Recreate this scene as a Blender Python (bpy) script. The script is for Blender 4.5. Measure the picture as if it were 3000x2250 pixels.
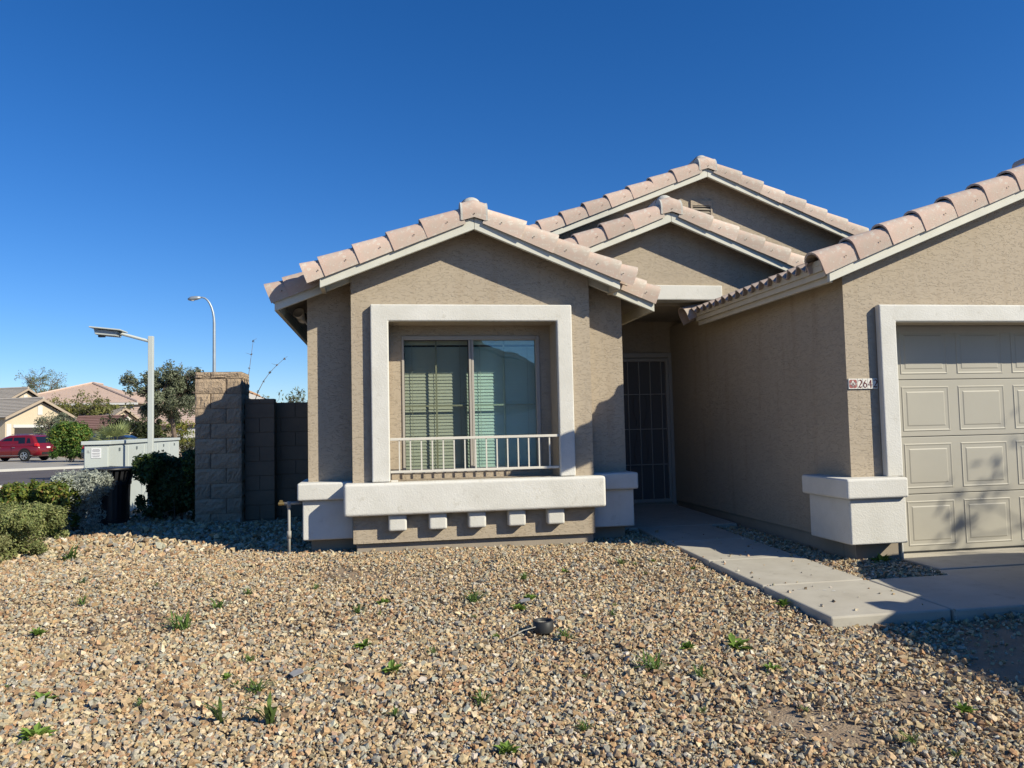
import bpy, bmesh, math, random
import numpy as np
from mathutils import Vector, Matrix, Quaternion

random.seed(7); RNG = np.random.default_rng(7)
for o in list(bpy.data.objects): bpy.data.objects.remove(o)
SC = bpy.context.scene
COL = SC.collection
R = math.radians

# ------------------------------------------------------------------ camera
cam = bpy.data.cameras.new('camera'); cam_o = bpy.data.objects.new('camera', cam); COL.objects.link(cam_o)
cam.sensor_fit = 'HORIZONTAL'; cam.sensor_width = 36.0; cam.lens = 36.0 * 2250 / 3000
cam.clip_start = 0.05; cam.clip_end = 3000
_r = Vector((0.98641103, -0.1627437, -0.02253346)); _d = Vector((-0.01315119, 0.05849959, -0.9982008)); _f = Vector((0.16376909, 0.98493263, 0.05556436))
_m = Matrix((_r, -_d, -_f)).transposed().to_4x4(); _m.translation = Vector((0, 0, 1.5))
cam_o.matrix_world = _m
SC.camera = cam_o
SC.render.resolution_x = 1024; SC.render.resolution_y = 768
# ------------------------------------------------------------------ sky, sun, exposure
SUN_DIR = Vector((1.255, -1.0, 1.025)).normalized()          # towards the sun
EL = math.asin(SUN_DIR.z); AZ = math.atan2(SUN_DIR.x, SUN_DIR.y)
W = bpy.data.worlds.new('World'); SC.world = W; W.use_nodes = True
wn = W.node_tree.nodes; wl = W.node_tree.links; wn.clear()
sky = wn.new('ShaderNodeTexSky'); sky.sky_type = 'NISHITA'; sky.sun_disc = False
sky.sun_elevation = EL; sky.sun_rotation = AZ
sky.altitude = 400; sky.air_density = 1.0; sky.dust_density = 0.0; sky.ozone_density = 4.0
hsv = wn.new('ShaderNodeMix'); hsv.data_type = 'RGBA'; hsv.blend_type = 'MULTIPLY'; hsv.inputs['Factor'].default_value = 1; hsv.inputs['B'].default_value = (.93, 1.06, 1.34, 1)   # deep desert-winter blue, the same over the whole dome
bg = wn.new('ShaderNodeBackground'); bg.inputs['Strength'].default_value = 0.073
wo = wn.new('ShaderNodeOutputWorld')
sat = wn.new('ShaderNodeHueSaturation'); sat.inputs['Saturation'].default_value = 1.28; wl.new(sky.outputs[0], sat.inputs['Color']); wl.new(sat.outputs[0], hsv.inputs['A']); wl.new(hsv.outputs['Result'], bg.inputs['Color']); wl.new(bg.outputs[0], wo.inputs['Surface'])
sun = bpy.data.lights.new('sun', 'SUN'); sun.energy = 4.8; sun.angle = R(0.53); sun.color = (1.0, 0.94, 0.77)
sun_o = bpy.data.objects.new('sun', sun); COL.objects.link(sun_o)
sun_o.rotation_euler = (-SUN_DIR).to_track_quat('-Z', 'Y').to_euler(); sun_o.location = SUN_DIR * 60
SC.cycles.diffuse_bounces = 1
SC.view_settings.view_transform = 'Standard'; SC.view_settings.look = 'None'
SC.view_settings.exposure = 0.38; SC.view_settings.gamma = 1.0; SC.view_settings.use_curve_mapping = False

# ------------------------------------------------------------------ materials
def nodes_of(m):
    m.use_nodes = True
    nt = m.node_tree; return nt, nt.nodes, nt.links
def mat(name, col, rough=0.8, var=0.0, vscale=4.0, bump=0.0, bscale=60.0, bdist=0.004, metal=0.0, spec=0.3, col2=None, spots=None, coat=0.0, rnd=0.0):
    m = bpy.data.materials.new(name); nt, N, L = nodes_of(m); p = N['Principled BSDF']
    p.inputs['Roughness'].default_value = rough; p.inputs['Metallic'].default_value = metal
    p.inputs['Specular IOR Level'].default_value = spec; p.inputs['Coat Weight'].default_value = coat
    p.inputs['Base Color'].default_value = (*col, 1)
    tc = N.new('ShaderNodeTexCoord')
    out = None
    if var or col2 or spots or rnd:
        n = N.new('ShaderNodeTexNoise'); n.inputs['Scale'].default_value = vscale; n.inputs['Detail'].default_value = 6; n.inputs['Roughness'].default_value = .65
        L.new(tc.outputs['Object'], n.inputs['Vector'])
        mx = N.new('ShaderNodeMix'); mx.data_type = 'RGBA'
        c2 = col2 if col2 else tuple(c * (1 - var) for c in col)
        c1 = col if col2 else tuple(min(1, c * (1 + var * .6)) for c in col)
        mx.inputs['A'].default_value = (*c1, 1); mx.inputs['B'].default_value = (*c2, 1)
        cr = N.new('ShaderNodeMapRange'); cr.inputs['From Min'].default_value = .35; cr.inputs['From Max'].default_value = .65
        L.new(n.outputs['Fac'], cr.inputs['Value']); L.new(cr.outputs[0], mx.inputs['Factor']); out = mx.outputs['Result']
    if spots:
        sc, thr, sccol = spots
        n2 = N.new('ShaderNodeTexNoise'); n2.inputs['Scale'].default_value = sc; n2.inputs['Detail'].default_value = 5; n2.inputs['Roughness'].default_value = .7
        L.new(tc.outputs['Object'], n2.inputs['Vector'])
        r2 = N.new('ShaderNodeMapRange'); r2.inputs['From Min'].default_value = thr; r2.inputs['From Max'].default_value = thr + .07
        r2.inputs['To Max'].default_value = .75
        L.new(n2.outputs['Fac'], r2.inputs['Value'])
        m2 = N.new('ShaderNodeMix'); m2.data_type = 'RGBA'; L.new(out, m2.inputs['A']); m2.inputs['B'].default_value = (*sccol, 1)
        L.new(r2.outputs[0], m2.inputs['Factor']); out = m2.outputs['Result']
    if rnd:
        oi = N.new('ShaderNodeObjectInfo'); mr = N.new('ShaderNodeMapRange'); mr.inputs['To Min'].default_value = 1 - rnd; mr.inputs['To Max'].default_value = 1 + rnd
        L.new(oi.outputs['Random'], mr.inputs['Value'])
        h = N.new('ShaderNodeHueSaturation'); L.new(mr.outputs[0], h.inputs['Value']); L.new(out, h.inputs['Color']); out = h.outputs['Color']
    if out: L.new(out, p.inputs['Base Color'])
    if bump:
        b = N.new('ShaderNodeTexNoise'); b.inputs['Scale'].default_value = bscale; b.inputs['Detail'].default_value = 4
        L.new(tc.outputs['Object'], b.inputs['Vector'])
        bp = N.new('ShaderNodeBump'); bp.inputs['Strength'].default_value = bump; bp.inputs['Distance'].default_value = bdist
        L.new(b.outputs['Fac'], bp.inputs['Height']); L.new(bp.outputs['Normal'], p.inputs['Normal'])
    return m

def stucco(name, col):
    # skip-trowel "lace" plaster: flat islands with hard torn edges over a sandy base
    m = bpy.data.materials.new(name); nt, N, L = nodes_of(m); p = N['Principled BSDF']
    p.inputs['Roughness'].default_value = .9; p.inputs['Specular IOR Level'].default_value = .15
    tc = N.new('ShaderNodeTexCoord'); mp = N.new('ShaderNodeMapping'); mp.inputs['Scale'].default_value = (1, 1, 3.2)
    L.new(tc.outputs['Object'], mp.inputs['Vector'])
    n1 = N.new('ShaderNodeTexNoise'); n1.inputs['Scale'].default_value = 12; n1.inputs['Detail'].default_value = 3; n1.inputs['Roughness'].default_value = .55; n1.inputs['Distortion'].default_value = .5
    L.new(mp.outputs[0], n1.inputs['Vector'])
    wv = N.new('ShaderNodeMath'); wv.operation = 'MULTIPLY'; wv.inputs[1].default_value = 5.0; L.new(n1.outputs['Fac'], wv.inputs[0])
    fr = N.new('ShaderNodeMath'); fr.operation = 'FRACT'; L.new(wv.outputs[0], fr.inputs[0])
    st = N.new('ShaderNodeMapRange'); st.interpolation_type = 'SMOOTHSTEP'; st.inputs['From Min'].default_value = .0; st.inputs['From Max'].default_value = .22
    L.new(fr.outputs[0], st.inputs['Value'])
    n2 = N.new('ShaderNodeTexNoise'); n2.inputs['Scale'].default_value = 120; n2.inputs['Detail'].default_value = 3; L.new(tc.outputs['Object'], n2.inputs['Vector'])
    ad = N.new('ShaderNodeMath'); ad.operation = 'MULTIPLY_ADD'; ad.inputs[1].default_value = .16; L.new(n2.outputs['Fac'], ad.inputs[0]); L.new(st.outputs[0], ad.inputs[2])
    bp = N.new('ShaderNodeBump'); bp.inputs['Strength'].default_value = .7; bp.inputs['Distance'].default_value = .0045
    L.new(ad.outputs[0], bp.inputs['Height']); L.new(bp.outputs['Normal'], p.inputs['Normal'])
    n3 = N.new('ShaderNodeTexNoise'); n3.inputs['Scale'].default_value = 1.3; n3.inputs['Detail'].default_value = 5; L.new(tc.outputs['Object'], n3.inputs['Vector'])
    mx = N.new('ShaderNodeMix'); mx.data_type = 'RGBA'; mx.inputs['A'].default_value = (*[c * .9 for c in col], 1); mx.inputs['B'].default_value = (*[min(1, c * 1.09) for c in col], 1)
    L.new(n3.outputs['Fac'], mx.inputs['Factor'])
    # faint run-down streaks and dust
    m4 = N.new('ShaderNodeMapping'); m4.inputs['Scale'].default_value = (6, 6, .45); L.new(tc.outputs['Object'], m4.inputs['Vector'])
    n4 = N.new('ShaderNodeTexNoise'); n4.inputs['Scale'].default_value = 1.4; n4.inputs['Detail'].default_value = 5; L.new(m4.outputs[0], n4.inputs['Vector'])
    r4 = N.new('ShaderNodeMapRange'); r4.inputs['From Min'].default_value = .54; r4.inputs['From Max'].default_value = .72; r4.inputs['To Max'].default_value = .55; L.new(n4.outputs['Fac'], r4.inputs['Value'])
    mx2 = N.new('ShaderNodeMix'); mx2.data_type = 'RGBA'; L.new(r4.outputs[0], mx2.inputs['Factor']); L.new(mx.outputs['Result'], mx2.inputs['A']); mx2.inputs['B'].default_value = (col[0] * .84, col[1] * .8, col[2] * .76, 1)
    L.new(mx2.outputs['Result'], p.inputs['Base Color'])
    return m

def vcol_mat(name, rough=.85, bump=.0, bscale=200., trans=0., spec=.2):
    m = bpy.data.materials.new(name); nt, N, L = nodes_of(m); p = N['Principled BSDF']
    p.inputs['Roughness'].default_value = rough; p.inputs['Specular IOR Level'].default_value = spec
    a = N.new('ShaderNodeAttribute'); a.attribute_name = 'Col'
    src = a.outputs['Color']
    if bump:
        tc = N.new('ShaderNodeTexCoord'); n = N.new('ShaderNodeTexNoise'); n.inputs['Scale'].default_value = bscale; n.inputs['Detail'].default_value = 3
        L.new(tc.outputs['Object'], n.inputs['Vector'])
        mr = N.new('ShaderNodeMapRange'); mr.inputs['From Min'].default_value = .3; mr.inputs['From Max'].default_value = .7; mr.inputs['To Min'].default_value = .72; mr.inputs['To Max'].default_value = 1.2
        L.new(n.outputs['Fac'], mr.inputs['Value'])
        mu = N.new('ShaderNodeVectorMath'); mu.operation = 'SCALE'; L.new(a.outputs['Color'], mu.inputs[0]); L.new(mr.outputs[0], mu.inputs['Scale']); src = mu.outputs[0]
        bp = N.new('ShaderNodeBump'); bp.inputs['Strength'].default_value = bump; bp.inputs['Distance'].default_value = .004
        L.new(n.outputs['Fac'], bp.inputs['Height']); L.new(bp.outputs['Normal'], p.inputs['Normal'])
    L.new(src, p.inputs['Base Color'])
    if trans:
        t = N.new('ShaderNodeBsdfTranslucent'); L.new(src, t.inputs['Color']); ms = N.new('ShaderNodeMixShader'); ms.inputs[0].default_value = trans
        o = N['Material Output']; L.new(p.outputs[0], ms.inputs[1]); L.new(t.outputs[0], ms.inputs[2]); L.new(ms.outputs[0], o.inputs['Surface'])
    return m

def glass_mat(name, tint, refl_rough=0.0, ior=1.52, base=0.0):
    m = bpy.data.materials.new(name); nt, N, L = nodes_of(m); N.remove(N['Principled BSDF'])
    t = N.new('ShaderNodeBsdfTransparent'); t.inputs['Color'].default_value = (*tint, 1)
    g = N.new('ShaderNodeBsdfGlossy'); g.inputs['Roughness'].default_value = refl_rough
    lw = N.new('ShaderNodeLayerWeight'); lw.inputs['Blend'].default_value = .5; f = N.new('ShaderNodeMath'); f.operation = 'POWER'; f.inputs[1].default_value = 4.0; L.new(lw.outputs['Facing'], f.inputs[0])
    a = N.new('ShaderNodeMath'); a.operation = 'ADD'; a.inputs[1].default_value = base; a.use_clamp = True; L.new(f.outputs[0], a.inputs[0])
    if refl_rough == 0:
        tc = N.new('ShaderNodeTexCoord'); n = N.new('ShaderNodeTexNoise'); n.inputs['Scale'].default_value = 2.2; n.inputs['Detail'].default_value = 1; L.new(tc.outputs['Object'], n.inputs['Vector'])
        bp = N.new('ShaderNodeBump'); bp.inputs['Strength'].default_value = .25; bp.inputs['Distance'].default_value = .01; L.new(n.outputs['Fac'], bp.inputs['Height']); L.new(bp.outputs[0], g.inputs['Normal'])
    ms = N.new('ShaderNodeMixShader'); L.new(a.outputs[0], ms.inputs[0]); L.new(t.outputs[0], ms.inputs[1]); L.new(g.outputs[0], ms.inputs[2]); L.new(ms.outputs[0], N['Material Output'].inputs['Surface'])
    return m

STUC = (.435, .36, .27)
M = {}
M['stucco'] = stucco('stucco_tan', STUC)
M['trim'] = mat('trim_stucco', (.68, .655, .6), .9, .05, 2.5, .55, 75, .005, col2=(.60, .575, .515), spots=(11, .60, (.56, .53, .465)))
M['wood'] = mat('painted_wood', (.62, .60, .51), .65, .08, 3, .25, 40, .002, spots=(14, .66, (.42, .39, .31)))
M['fascia'] = mat('painted_fascia', (.60, .54, .42), .65, .08, 3, .2, 40, .002, spots=(12, .66, (.40, .34, .25)))
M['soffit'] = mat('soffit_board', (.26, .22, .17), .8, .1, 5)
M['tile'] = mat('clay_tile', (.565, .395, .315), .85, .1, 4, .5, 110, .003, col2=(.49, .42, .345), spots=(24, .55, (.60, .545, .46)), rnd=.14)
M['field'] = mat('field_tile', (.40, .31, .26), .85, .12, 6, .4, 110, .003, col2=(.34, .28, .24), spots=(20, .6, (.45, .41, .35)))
M['mortar'] = mat('mortar_white', (.50, .48, .43), .9, .12, 15, .6, 60, .006)
M['nail'] = mat('nail', (.12, .10, .08), .5, metal=.6)
M['stem'] = mat('stem_concrete', (.34, .285, .22), .9, .1, 3, .3, 70, .003)
M['concrete'] = mat('concrete', (.48, .44, .365), .85, .08, 3.5, .5, 240, .002, col2=(.42, .38, .31), spots=(7, .60, (.36, .325, .265)))
M['winframe'] = mat('window_frame', (.40, .36, .31), .45, .03)
M['dark_gasket'] = mat('gasket', (.03, .03, .03), .6)
M['glass'] = glass_mat('pane_glass', (.85, .93, .91), base=.11)
M['screen_glass'] = glass_mat('screened_pane_glass', (.76, .775, .74), base=.01, refl_rough=.15)
M['blind'] = mat('blind_slat', (.80, .83, .74), .6, .03)
M['cord'] = mat('blind_cord', (.55, .56, .5), .8)
M['muntin'] = mat('muntin', (.46, .46, .36), .6)
M['railing'] = mat('railing_paint', (.66, .615, .53), .5, .05, 8)
M['doormetal'] = mat('door_frame_metal', (.42, .385, .335), .5, .05)
M['doormesh'] = mat('door_mesh', (.13, .12, .112), .65)
M['room'] = mat('room_dark', (.12, .11, .1), .9)
M['garage'] = mat('garage_door_paint', (.405, .375, .31), .55, .03, 2, .12, 30, .002)
M['plaque'] = mat('plaque_tile', (.74, .70, .62), .3, .04)
M['plaque_red'] = mat('plaque_red', (.36, .13, .11), .35, .1, 30)
M['plaque_ink'] = mat('plaque_ink', (.13, .025, .025), .35)
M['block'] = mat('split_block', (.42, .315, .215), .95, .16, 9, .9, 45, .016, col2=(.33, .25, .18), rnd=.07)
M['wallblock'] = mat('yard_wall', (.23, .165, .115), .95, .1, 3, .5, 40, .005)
M['soil'] = mat('soil', (.27, .19, .125), .95, .2, 5, .8, 90, .01, col2=(.33, .25, .17), spots=(70, .57, (.40, .33, .24)))
M['gravel'] = vcol_mat('gravel_stone', .85, .3, 130.)
M['leaf'] = vcol_mat('leaf', .55, 0, trans=.3, spec=.3)
M['bark'] = mat('bark', (.16, .12, .09), .95, .25, 12, .8, 40, .01)
M['twig'] = mat('twig', (.20, .15, .115), .95, .25, 12)
M['asphalt'] = mat('asphalt', (.115, .098, .095), .95, .12, .6, .4, 90, .004)
M['pave'] = mat('pavement', (.36, .33, .28), .9, .1, 1.0)
M['kerb'] = mat('kerb_concrete', (.52, .50, .46), .9, .1, 1.0)
M['cabinet'] = mat('cabinet_grey', (.52, .555, .525), .5, .03, 2)
M['cabinet_dark'] = mat('lock_dark', (.1, .12, .13), .4)
M['notice'] = mat('notice_white', (.78, .78, .78), .5)
M['notice_ink'] = mat('notice_ink', (.25, .25, .27), .6)
M['canmetal'] = mat('can_black', (.018, .018, .02), .4, spec=.5)
M['polepaint'] = mat('pole_grey', (.52, .55, .52), .5, .03)
M['galv'] = mat('galvanised', (.36, .40, .43), .45, .1, 3, metal=.4)
M['lens'] = mat('lamp_lens', (.5, .5, .5), .3)
M['pvc'] = mat('pvc_pipe', (.34, .32, .28), .6, .1, 10)
M['brass'] = mat('brass', (.35, .25, .1), .4, metal=.7)
M['plastic_black'] = mat('plastic_black', (.03, .03, .03), .5)
M['slate'] = mat('slate_chip', (.26, .255, .26), .8, .1, 10)
M['white_plastic'] = mat('white_plastic', (.6, .58, .54), .4)
M['strip'] = mat('strip_white', (.66, .65, .62), .6, .1, 30)

# ------------------------------------------------------------------ mesh helpers
class MB:
    def __init__(s): s.v = []; s.f = []; s.mi = []
    def add(s, vs, fs, mi=0):
        b = len(s.v); s.v += [tuple(v) for v in vs]; s.f += [tuple(i + b for i in f) for f in fs]; s.mi += [mi] * len(fs)
    def box(s, x0, x1, y0, y1, z0, z1, mi=0):
        s.add([(x0, y0, z0), (x1, y0, z0), (x1, y1, z0), (x0, y1, z0), (x0, y0, z1), (x1, y0, z1), (x1, y1, z1), (x0, y1, z1)],
              [(0, 3, 2, 1), (4, 5, 6, 7), (0, 1, 5, 4), (1, 2, 6, 5), (2, 3, 7, 6), (3, 0, 4, 7)], mi)
    def prism(s, pts, y0, y1, mi=0):            # polygon in (x,z), extruded along y
        n = len(pts); vs = [(x, y0, z) for x, z in pts] + [(x, y1, z) for x, z in pts]
        a = sum(pts[i][0] * pts[(i + 1) % n][1] - pts[(i + 1) % n][0] * pts[i][1] for i in range(n))
        fr = tuple(range(n)); bk = tuple(range(2 * n - 1, n - 1, -1))
        fs = [fr, bk] + [(i + n, (i + 1) % n + n, (i + 1) % n, i) for i in range(n)]
        if a < 0: fs = [tuple(reversed(f)) for f in fs]
        s.add(vs, fs, mi)
    def prism_x(s, pts, x0, x1, mi=0):          # polygon in (y,z), extruded along x
        n = len(pts); vs = [(x0, y, z) for y, z in pts] + [(x1, y, z) for y, z in pts]
        a = sum(pts[i][0] * pts[(i + 1) % n][1] - pts[(i + 1) % n][0] * pts[i][1] for i in range(n))
        fs = [tuple(range(n - 1, -1, -1)), tuple(range(n, 2 * n))] + [(i, (i + 1) % n, (i + 1) % n + n, i + n) for i in range(n)]
        if a < 0: fs = [tuple(reversed(f)) for f in fs]
        s.add(vs, fs, mi)
    def prism_z(s, pts, z0, z1, mi=0):
        n = len(pts); vs = [(x, y, z0) for x, y in pts] + [(x, y, z1) for x, y in pts]
        a = sum(pts[i][0] * pts[(i + 1) % n][1] - pts[(i + 1) % n][0] * pts[i][1] for i in range(n))
        fs = [tuple(range(n - 1, -1, -1)), tuple(range(n, 2 * n))] + [(i, (i + 1) % n, (i + 1) % n + n, i + n) for i in range(n)]
        if a < 0: fs = [tuple(reversed(f)) for f in fs]
        s.add(vs, fs, mi)
    def tube(s, path, rad, n=8, mi=0, caps=True):
        path = [Vector(p) for p in path]
        if not hasattr(rad, '__len__'): rad = [rad] * len(path)
        t0 = (path[1] - path[0]).normalized(); up = Vector((0, 0, 1)) if abs(t0.z) < .9 else Vector((1, 0, 0))
        a = t0.cross(up).normalized(); rings = []; b0 = len(s.v)
        for i, p in enumerate(path):
            t = (path[min(i + 1, len(path) - 1)] - path[max(i - 1, 0)]).normalized()
            a = (a - t * a.dot(t)).normalized(); b = t.cross(a)
            for k in range(n):
                th = 2 * math.pi * k / n; s.v.append(tuple(p + (a * math.cos(th) + b * math.sin(th)) * rad[i]))
        for i in range(len(path) - 1):
            for k in range(n):
                s.f.append((b0 + i * n + k, b0 + i * n + (k + 1) % n, b0 + (i + 1) * n + (k + 1) % n, b0 + (i + 1) * n + k)); s.mi.append(mi)
        if caps:
            s.f.append(tuple(b0 + k for k in reversed(range(n)))); s.mi.append(mi)
            e = b0 + (len(path) - 1) * n; s.f.append(tuple(e + k for k in range(n))); s.mi.append(mi)
    def lathe(s, prof, c=(0, 0, 0), n=24, mi=0, cap=True):
        b0 = len(s.v)
        for r, z in prof:
            for k in range(n):
                th = 2 * math.pi * k / n; s.v.append((c[0] + r * math.cos(th), c[1] + r * math.sin(th), c[2] + z))
        for i in range(len(prof) - 1):
            for k in range(n):
                s.f.append((b0 + i * n + k, b0 + i * n + (k + 1) % n, b0 + (i + 1) * n + (k + 1) % n, b0 + (i + 1) * n + k)); s.mi.append(mi)
        if cap:
            s.f.append(tuple(b0 + k for k in reversed(range(n)))); s.mi.append(mi)
            e = b0 + (len(prof) - 1) * n; s.f.append(tuple(e + k for k in range(n))); s.mi.append(mi)
    def mesh(s, name, mats):
        me = bpy.data.meshes.new(name); me.from_pydata(s.v, [], s.f)
        for m in (mats if isinstance(mats, (list, tuple)) else [mats]): me.materials.append(M[m] if isinstance(m, str) else m)
        if any(s.mi): me.polygons.foreach_set('material_index', s.mi)
        me.update(); return me
    def build(s, name, mats, parent=None, bevel=0, seg=2, smooth=False, world=True):
        o = bpy.data.objects.new(name, s.mesh(name, mats)); COL.objects.link(o)
        return finish(o, parent, bevel, seg, smooth, world)
def finish(o, parent=None, bevel=0, seg=2, smooth=False, world=True):
    if parent:
        o.parent = parent
        if world and parent.type == 'EMPTY': o.location = -parent.location
    if bevel:
        b = o.modifiers.new('bevel', 'BEVEL'); b.width = bevel; b.segments = seg; b.limit_method = 'ANGLE'; b.angle_limit = R(35)
    if smooth: o.data.polygons.foreach_set('use_smooth', [True] * len(o.data.polygons))
    return o
def place(name, me, parent, mw=None, loc=None):
    o = bpy.data.objects.new(name, me); COL.objects.link(o); o.parent = parent
    if mw is not None: o.matrix_local = mw
    if loc is not None: o.location = loc
    return o
def tag(o, label=None, cat=None, group=None, kind=None):
    if label: o['label'] = label
    if cat: o['category'] = cat
    if group: o['group'] = group
    if kind: o['kind'] = kind
    return o
def root(name, loc, label, cat, group=None, rz=0):
    o = bpy.data.objects.new(name, None); COL.objects.link(o); o.location = loc; o.rotation_euler = (0, 0, rz); o.empty_display_size = .2
    return tag(o, label, cat, group)
def np_mesh(name, verts, faces, material, cols=None, nper=4):
    me = bpy.data.meshes.new(name); nv = len(verts); nf = len(faces)
    me.vertices.add(nv); me.vertices.foreach_set('co', np.asarray(verts, np.float32).ravel())
    k = faces.shape[1]; me.loops.add(nf * k); me.polygons.add(nf)
    me.loops.foreach_set('vertex_index', faces.astype(np.int32).ravel())
    me.polygons.foreach_set('loop_start', np.arange(0, nf * k, k, dtype=np.int32))
    if cols is not None:
        at = me.color_attributes.new('Col', 'FLOAT_COLOR', 'POINT')
        c4 = np.ones((nv, 4), np.float32); c4[:, :3] = cols; at.data.foreach_set('color', c4.ravel())
    me.update(calc_edges=True); me.shade_flat(); me.materials.append(material if not isinstance(material, str) else M[material]); return me

# ------------------------------------------------------------------ ground
def gz(x, y):
    x = np.asarray(x, float); y = np.asarray(y, float)
    z = np.interp(y, [-14, -6, 0, 2, 4.5, 7.3, 11.5, 16, 21], [0, 0, .06, .115, .195, .288, .29, .2, 0.0])
    k = np.clip((x + 9.5) / 5.0, 0, 1); k = k * k * (3 - 2 * k)
    z = z * k
    z = z + (.012 * np.sin(x * 2.1 + y * .9) + .009 * np.sin(x * -1.3 + y * 3.1 + 1)) * np.exp(-((y - 5) / 5) ** 2) * np.clip((9 - np.abs(x)) / 3, 0, 1)
    z = z - np.where((x > 4.38) & (y < 6.45), .09, 0)
    return z
def ground():
    def axis(a, b, f0, f1, fs):
        far = [a, a * .6, a * .36, a * .2, a * .12]; far = [v for v in far if v < f0 - 2]
        farp = [b, b * .6, b * .36, b * .2, b * .12]; farp = [v for v in farp if v > f1 + 2]
        return np.array(sorted(far + list(np.arange(f0, f1, fs)) + farp))
    xs = axis(-900, 900, -12, 12, .3); ys = axis(-900, 900, -8, 24, .3)
    X, Y = np.meshgrid(xs, ys, indexing='ij'); Z = gz(X, Y) - .012
    v = np.stack([X, Y, Z], -1).reshape(-1, 3); ny = len(ys); i = np.arange(len(xs) - 1)[:, None] * ny + np.arange(ny - 1)[None]
    i = i.ravel(); f = np.stack([i, i + ny, i + ny + 1, i + 1], 1)
    o = bpy.data.objects.new('ground', np_mesh('ground', v, f, 'soil')); COL.objects.link(o); tag(o, kind='structure')
ground()

# street beyond the yard and pavement strips
u = Vector((.9, .436, 0)).normalized(); nrm = Vector((-u.y, u.x, 0)); far0 = Vector((-15.5, 38.2, 0))
def strip(name, d0, d1, z, m, h=0, s0=-160, s1=160):
    b = MB(); pts = [far0 + u * s0 + nrm * d0, far0 + u * s1 + nrm * d0, far0 + u * s1 + nrm * d1, far0 + u * s0 + nrm * d1]
    if h: b.prism_z([(p.x, p.y) for p in pts], -.05, z)
    else: b.add([(p.x, p.y, z) for p in pts], [(0, 1, 2, 3)])
    o = b.build(name, m); tag(o, kind='structure'); return o
strip('road', -13.5, 0, .012, 'asphalt')
strip('kerb', 0, .3, .12, 'kerb', 1)
strip('pavement', .3, 1.8, .115, 'pave', 1)
strip('kerb', -13.8, -13.5, .11, 'kerb', 1, -160, 2)
b = MB(); p0 = far0 + u * 1.0 + nrm * 1.8
q = [far0 + u * -4 + nrm * 1.8, far0 + u * 3.4 + nrm * 1.8, far0 + u * 2.8 + nrm * 30, far0 + u * -4.6 + nrm * 30]
b.add([(p.x, p.y, .016) for p in q], [(0, 1, 2, 3)]); tag(b.build('neighbour_driveway', 'pave'), kind='structure')

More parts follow.
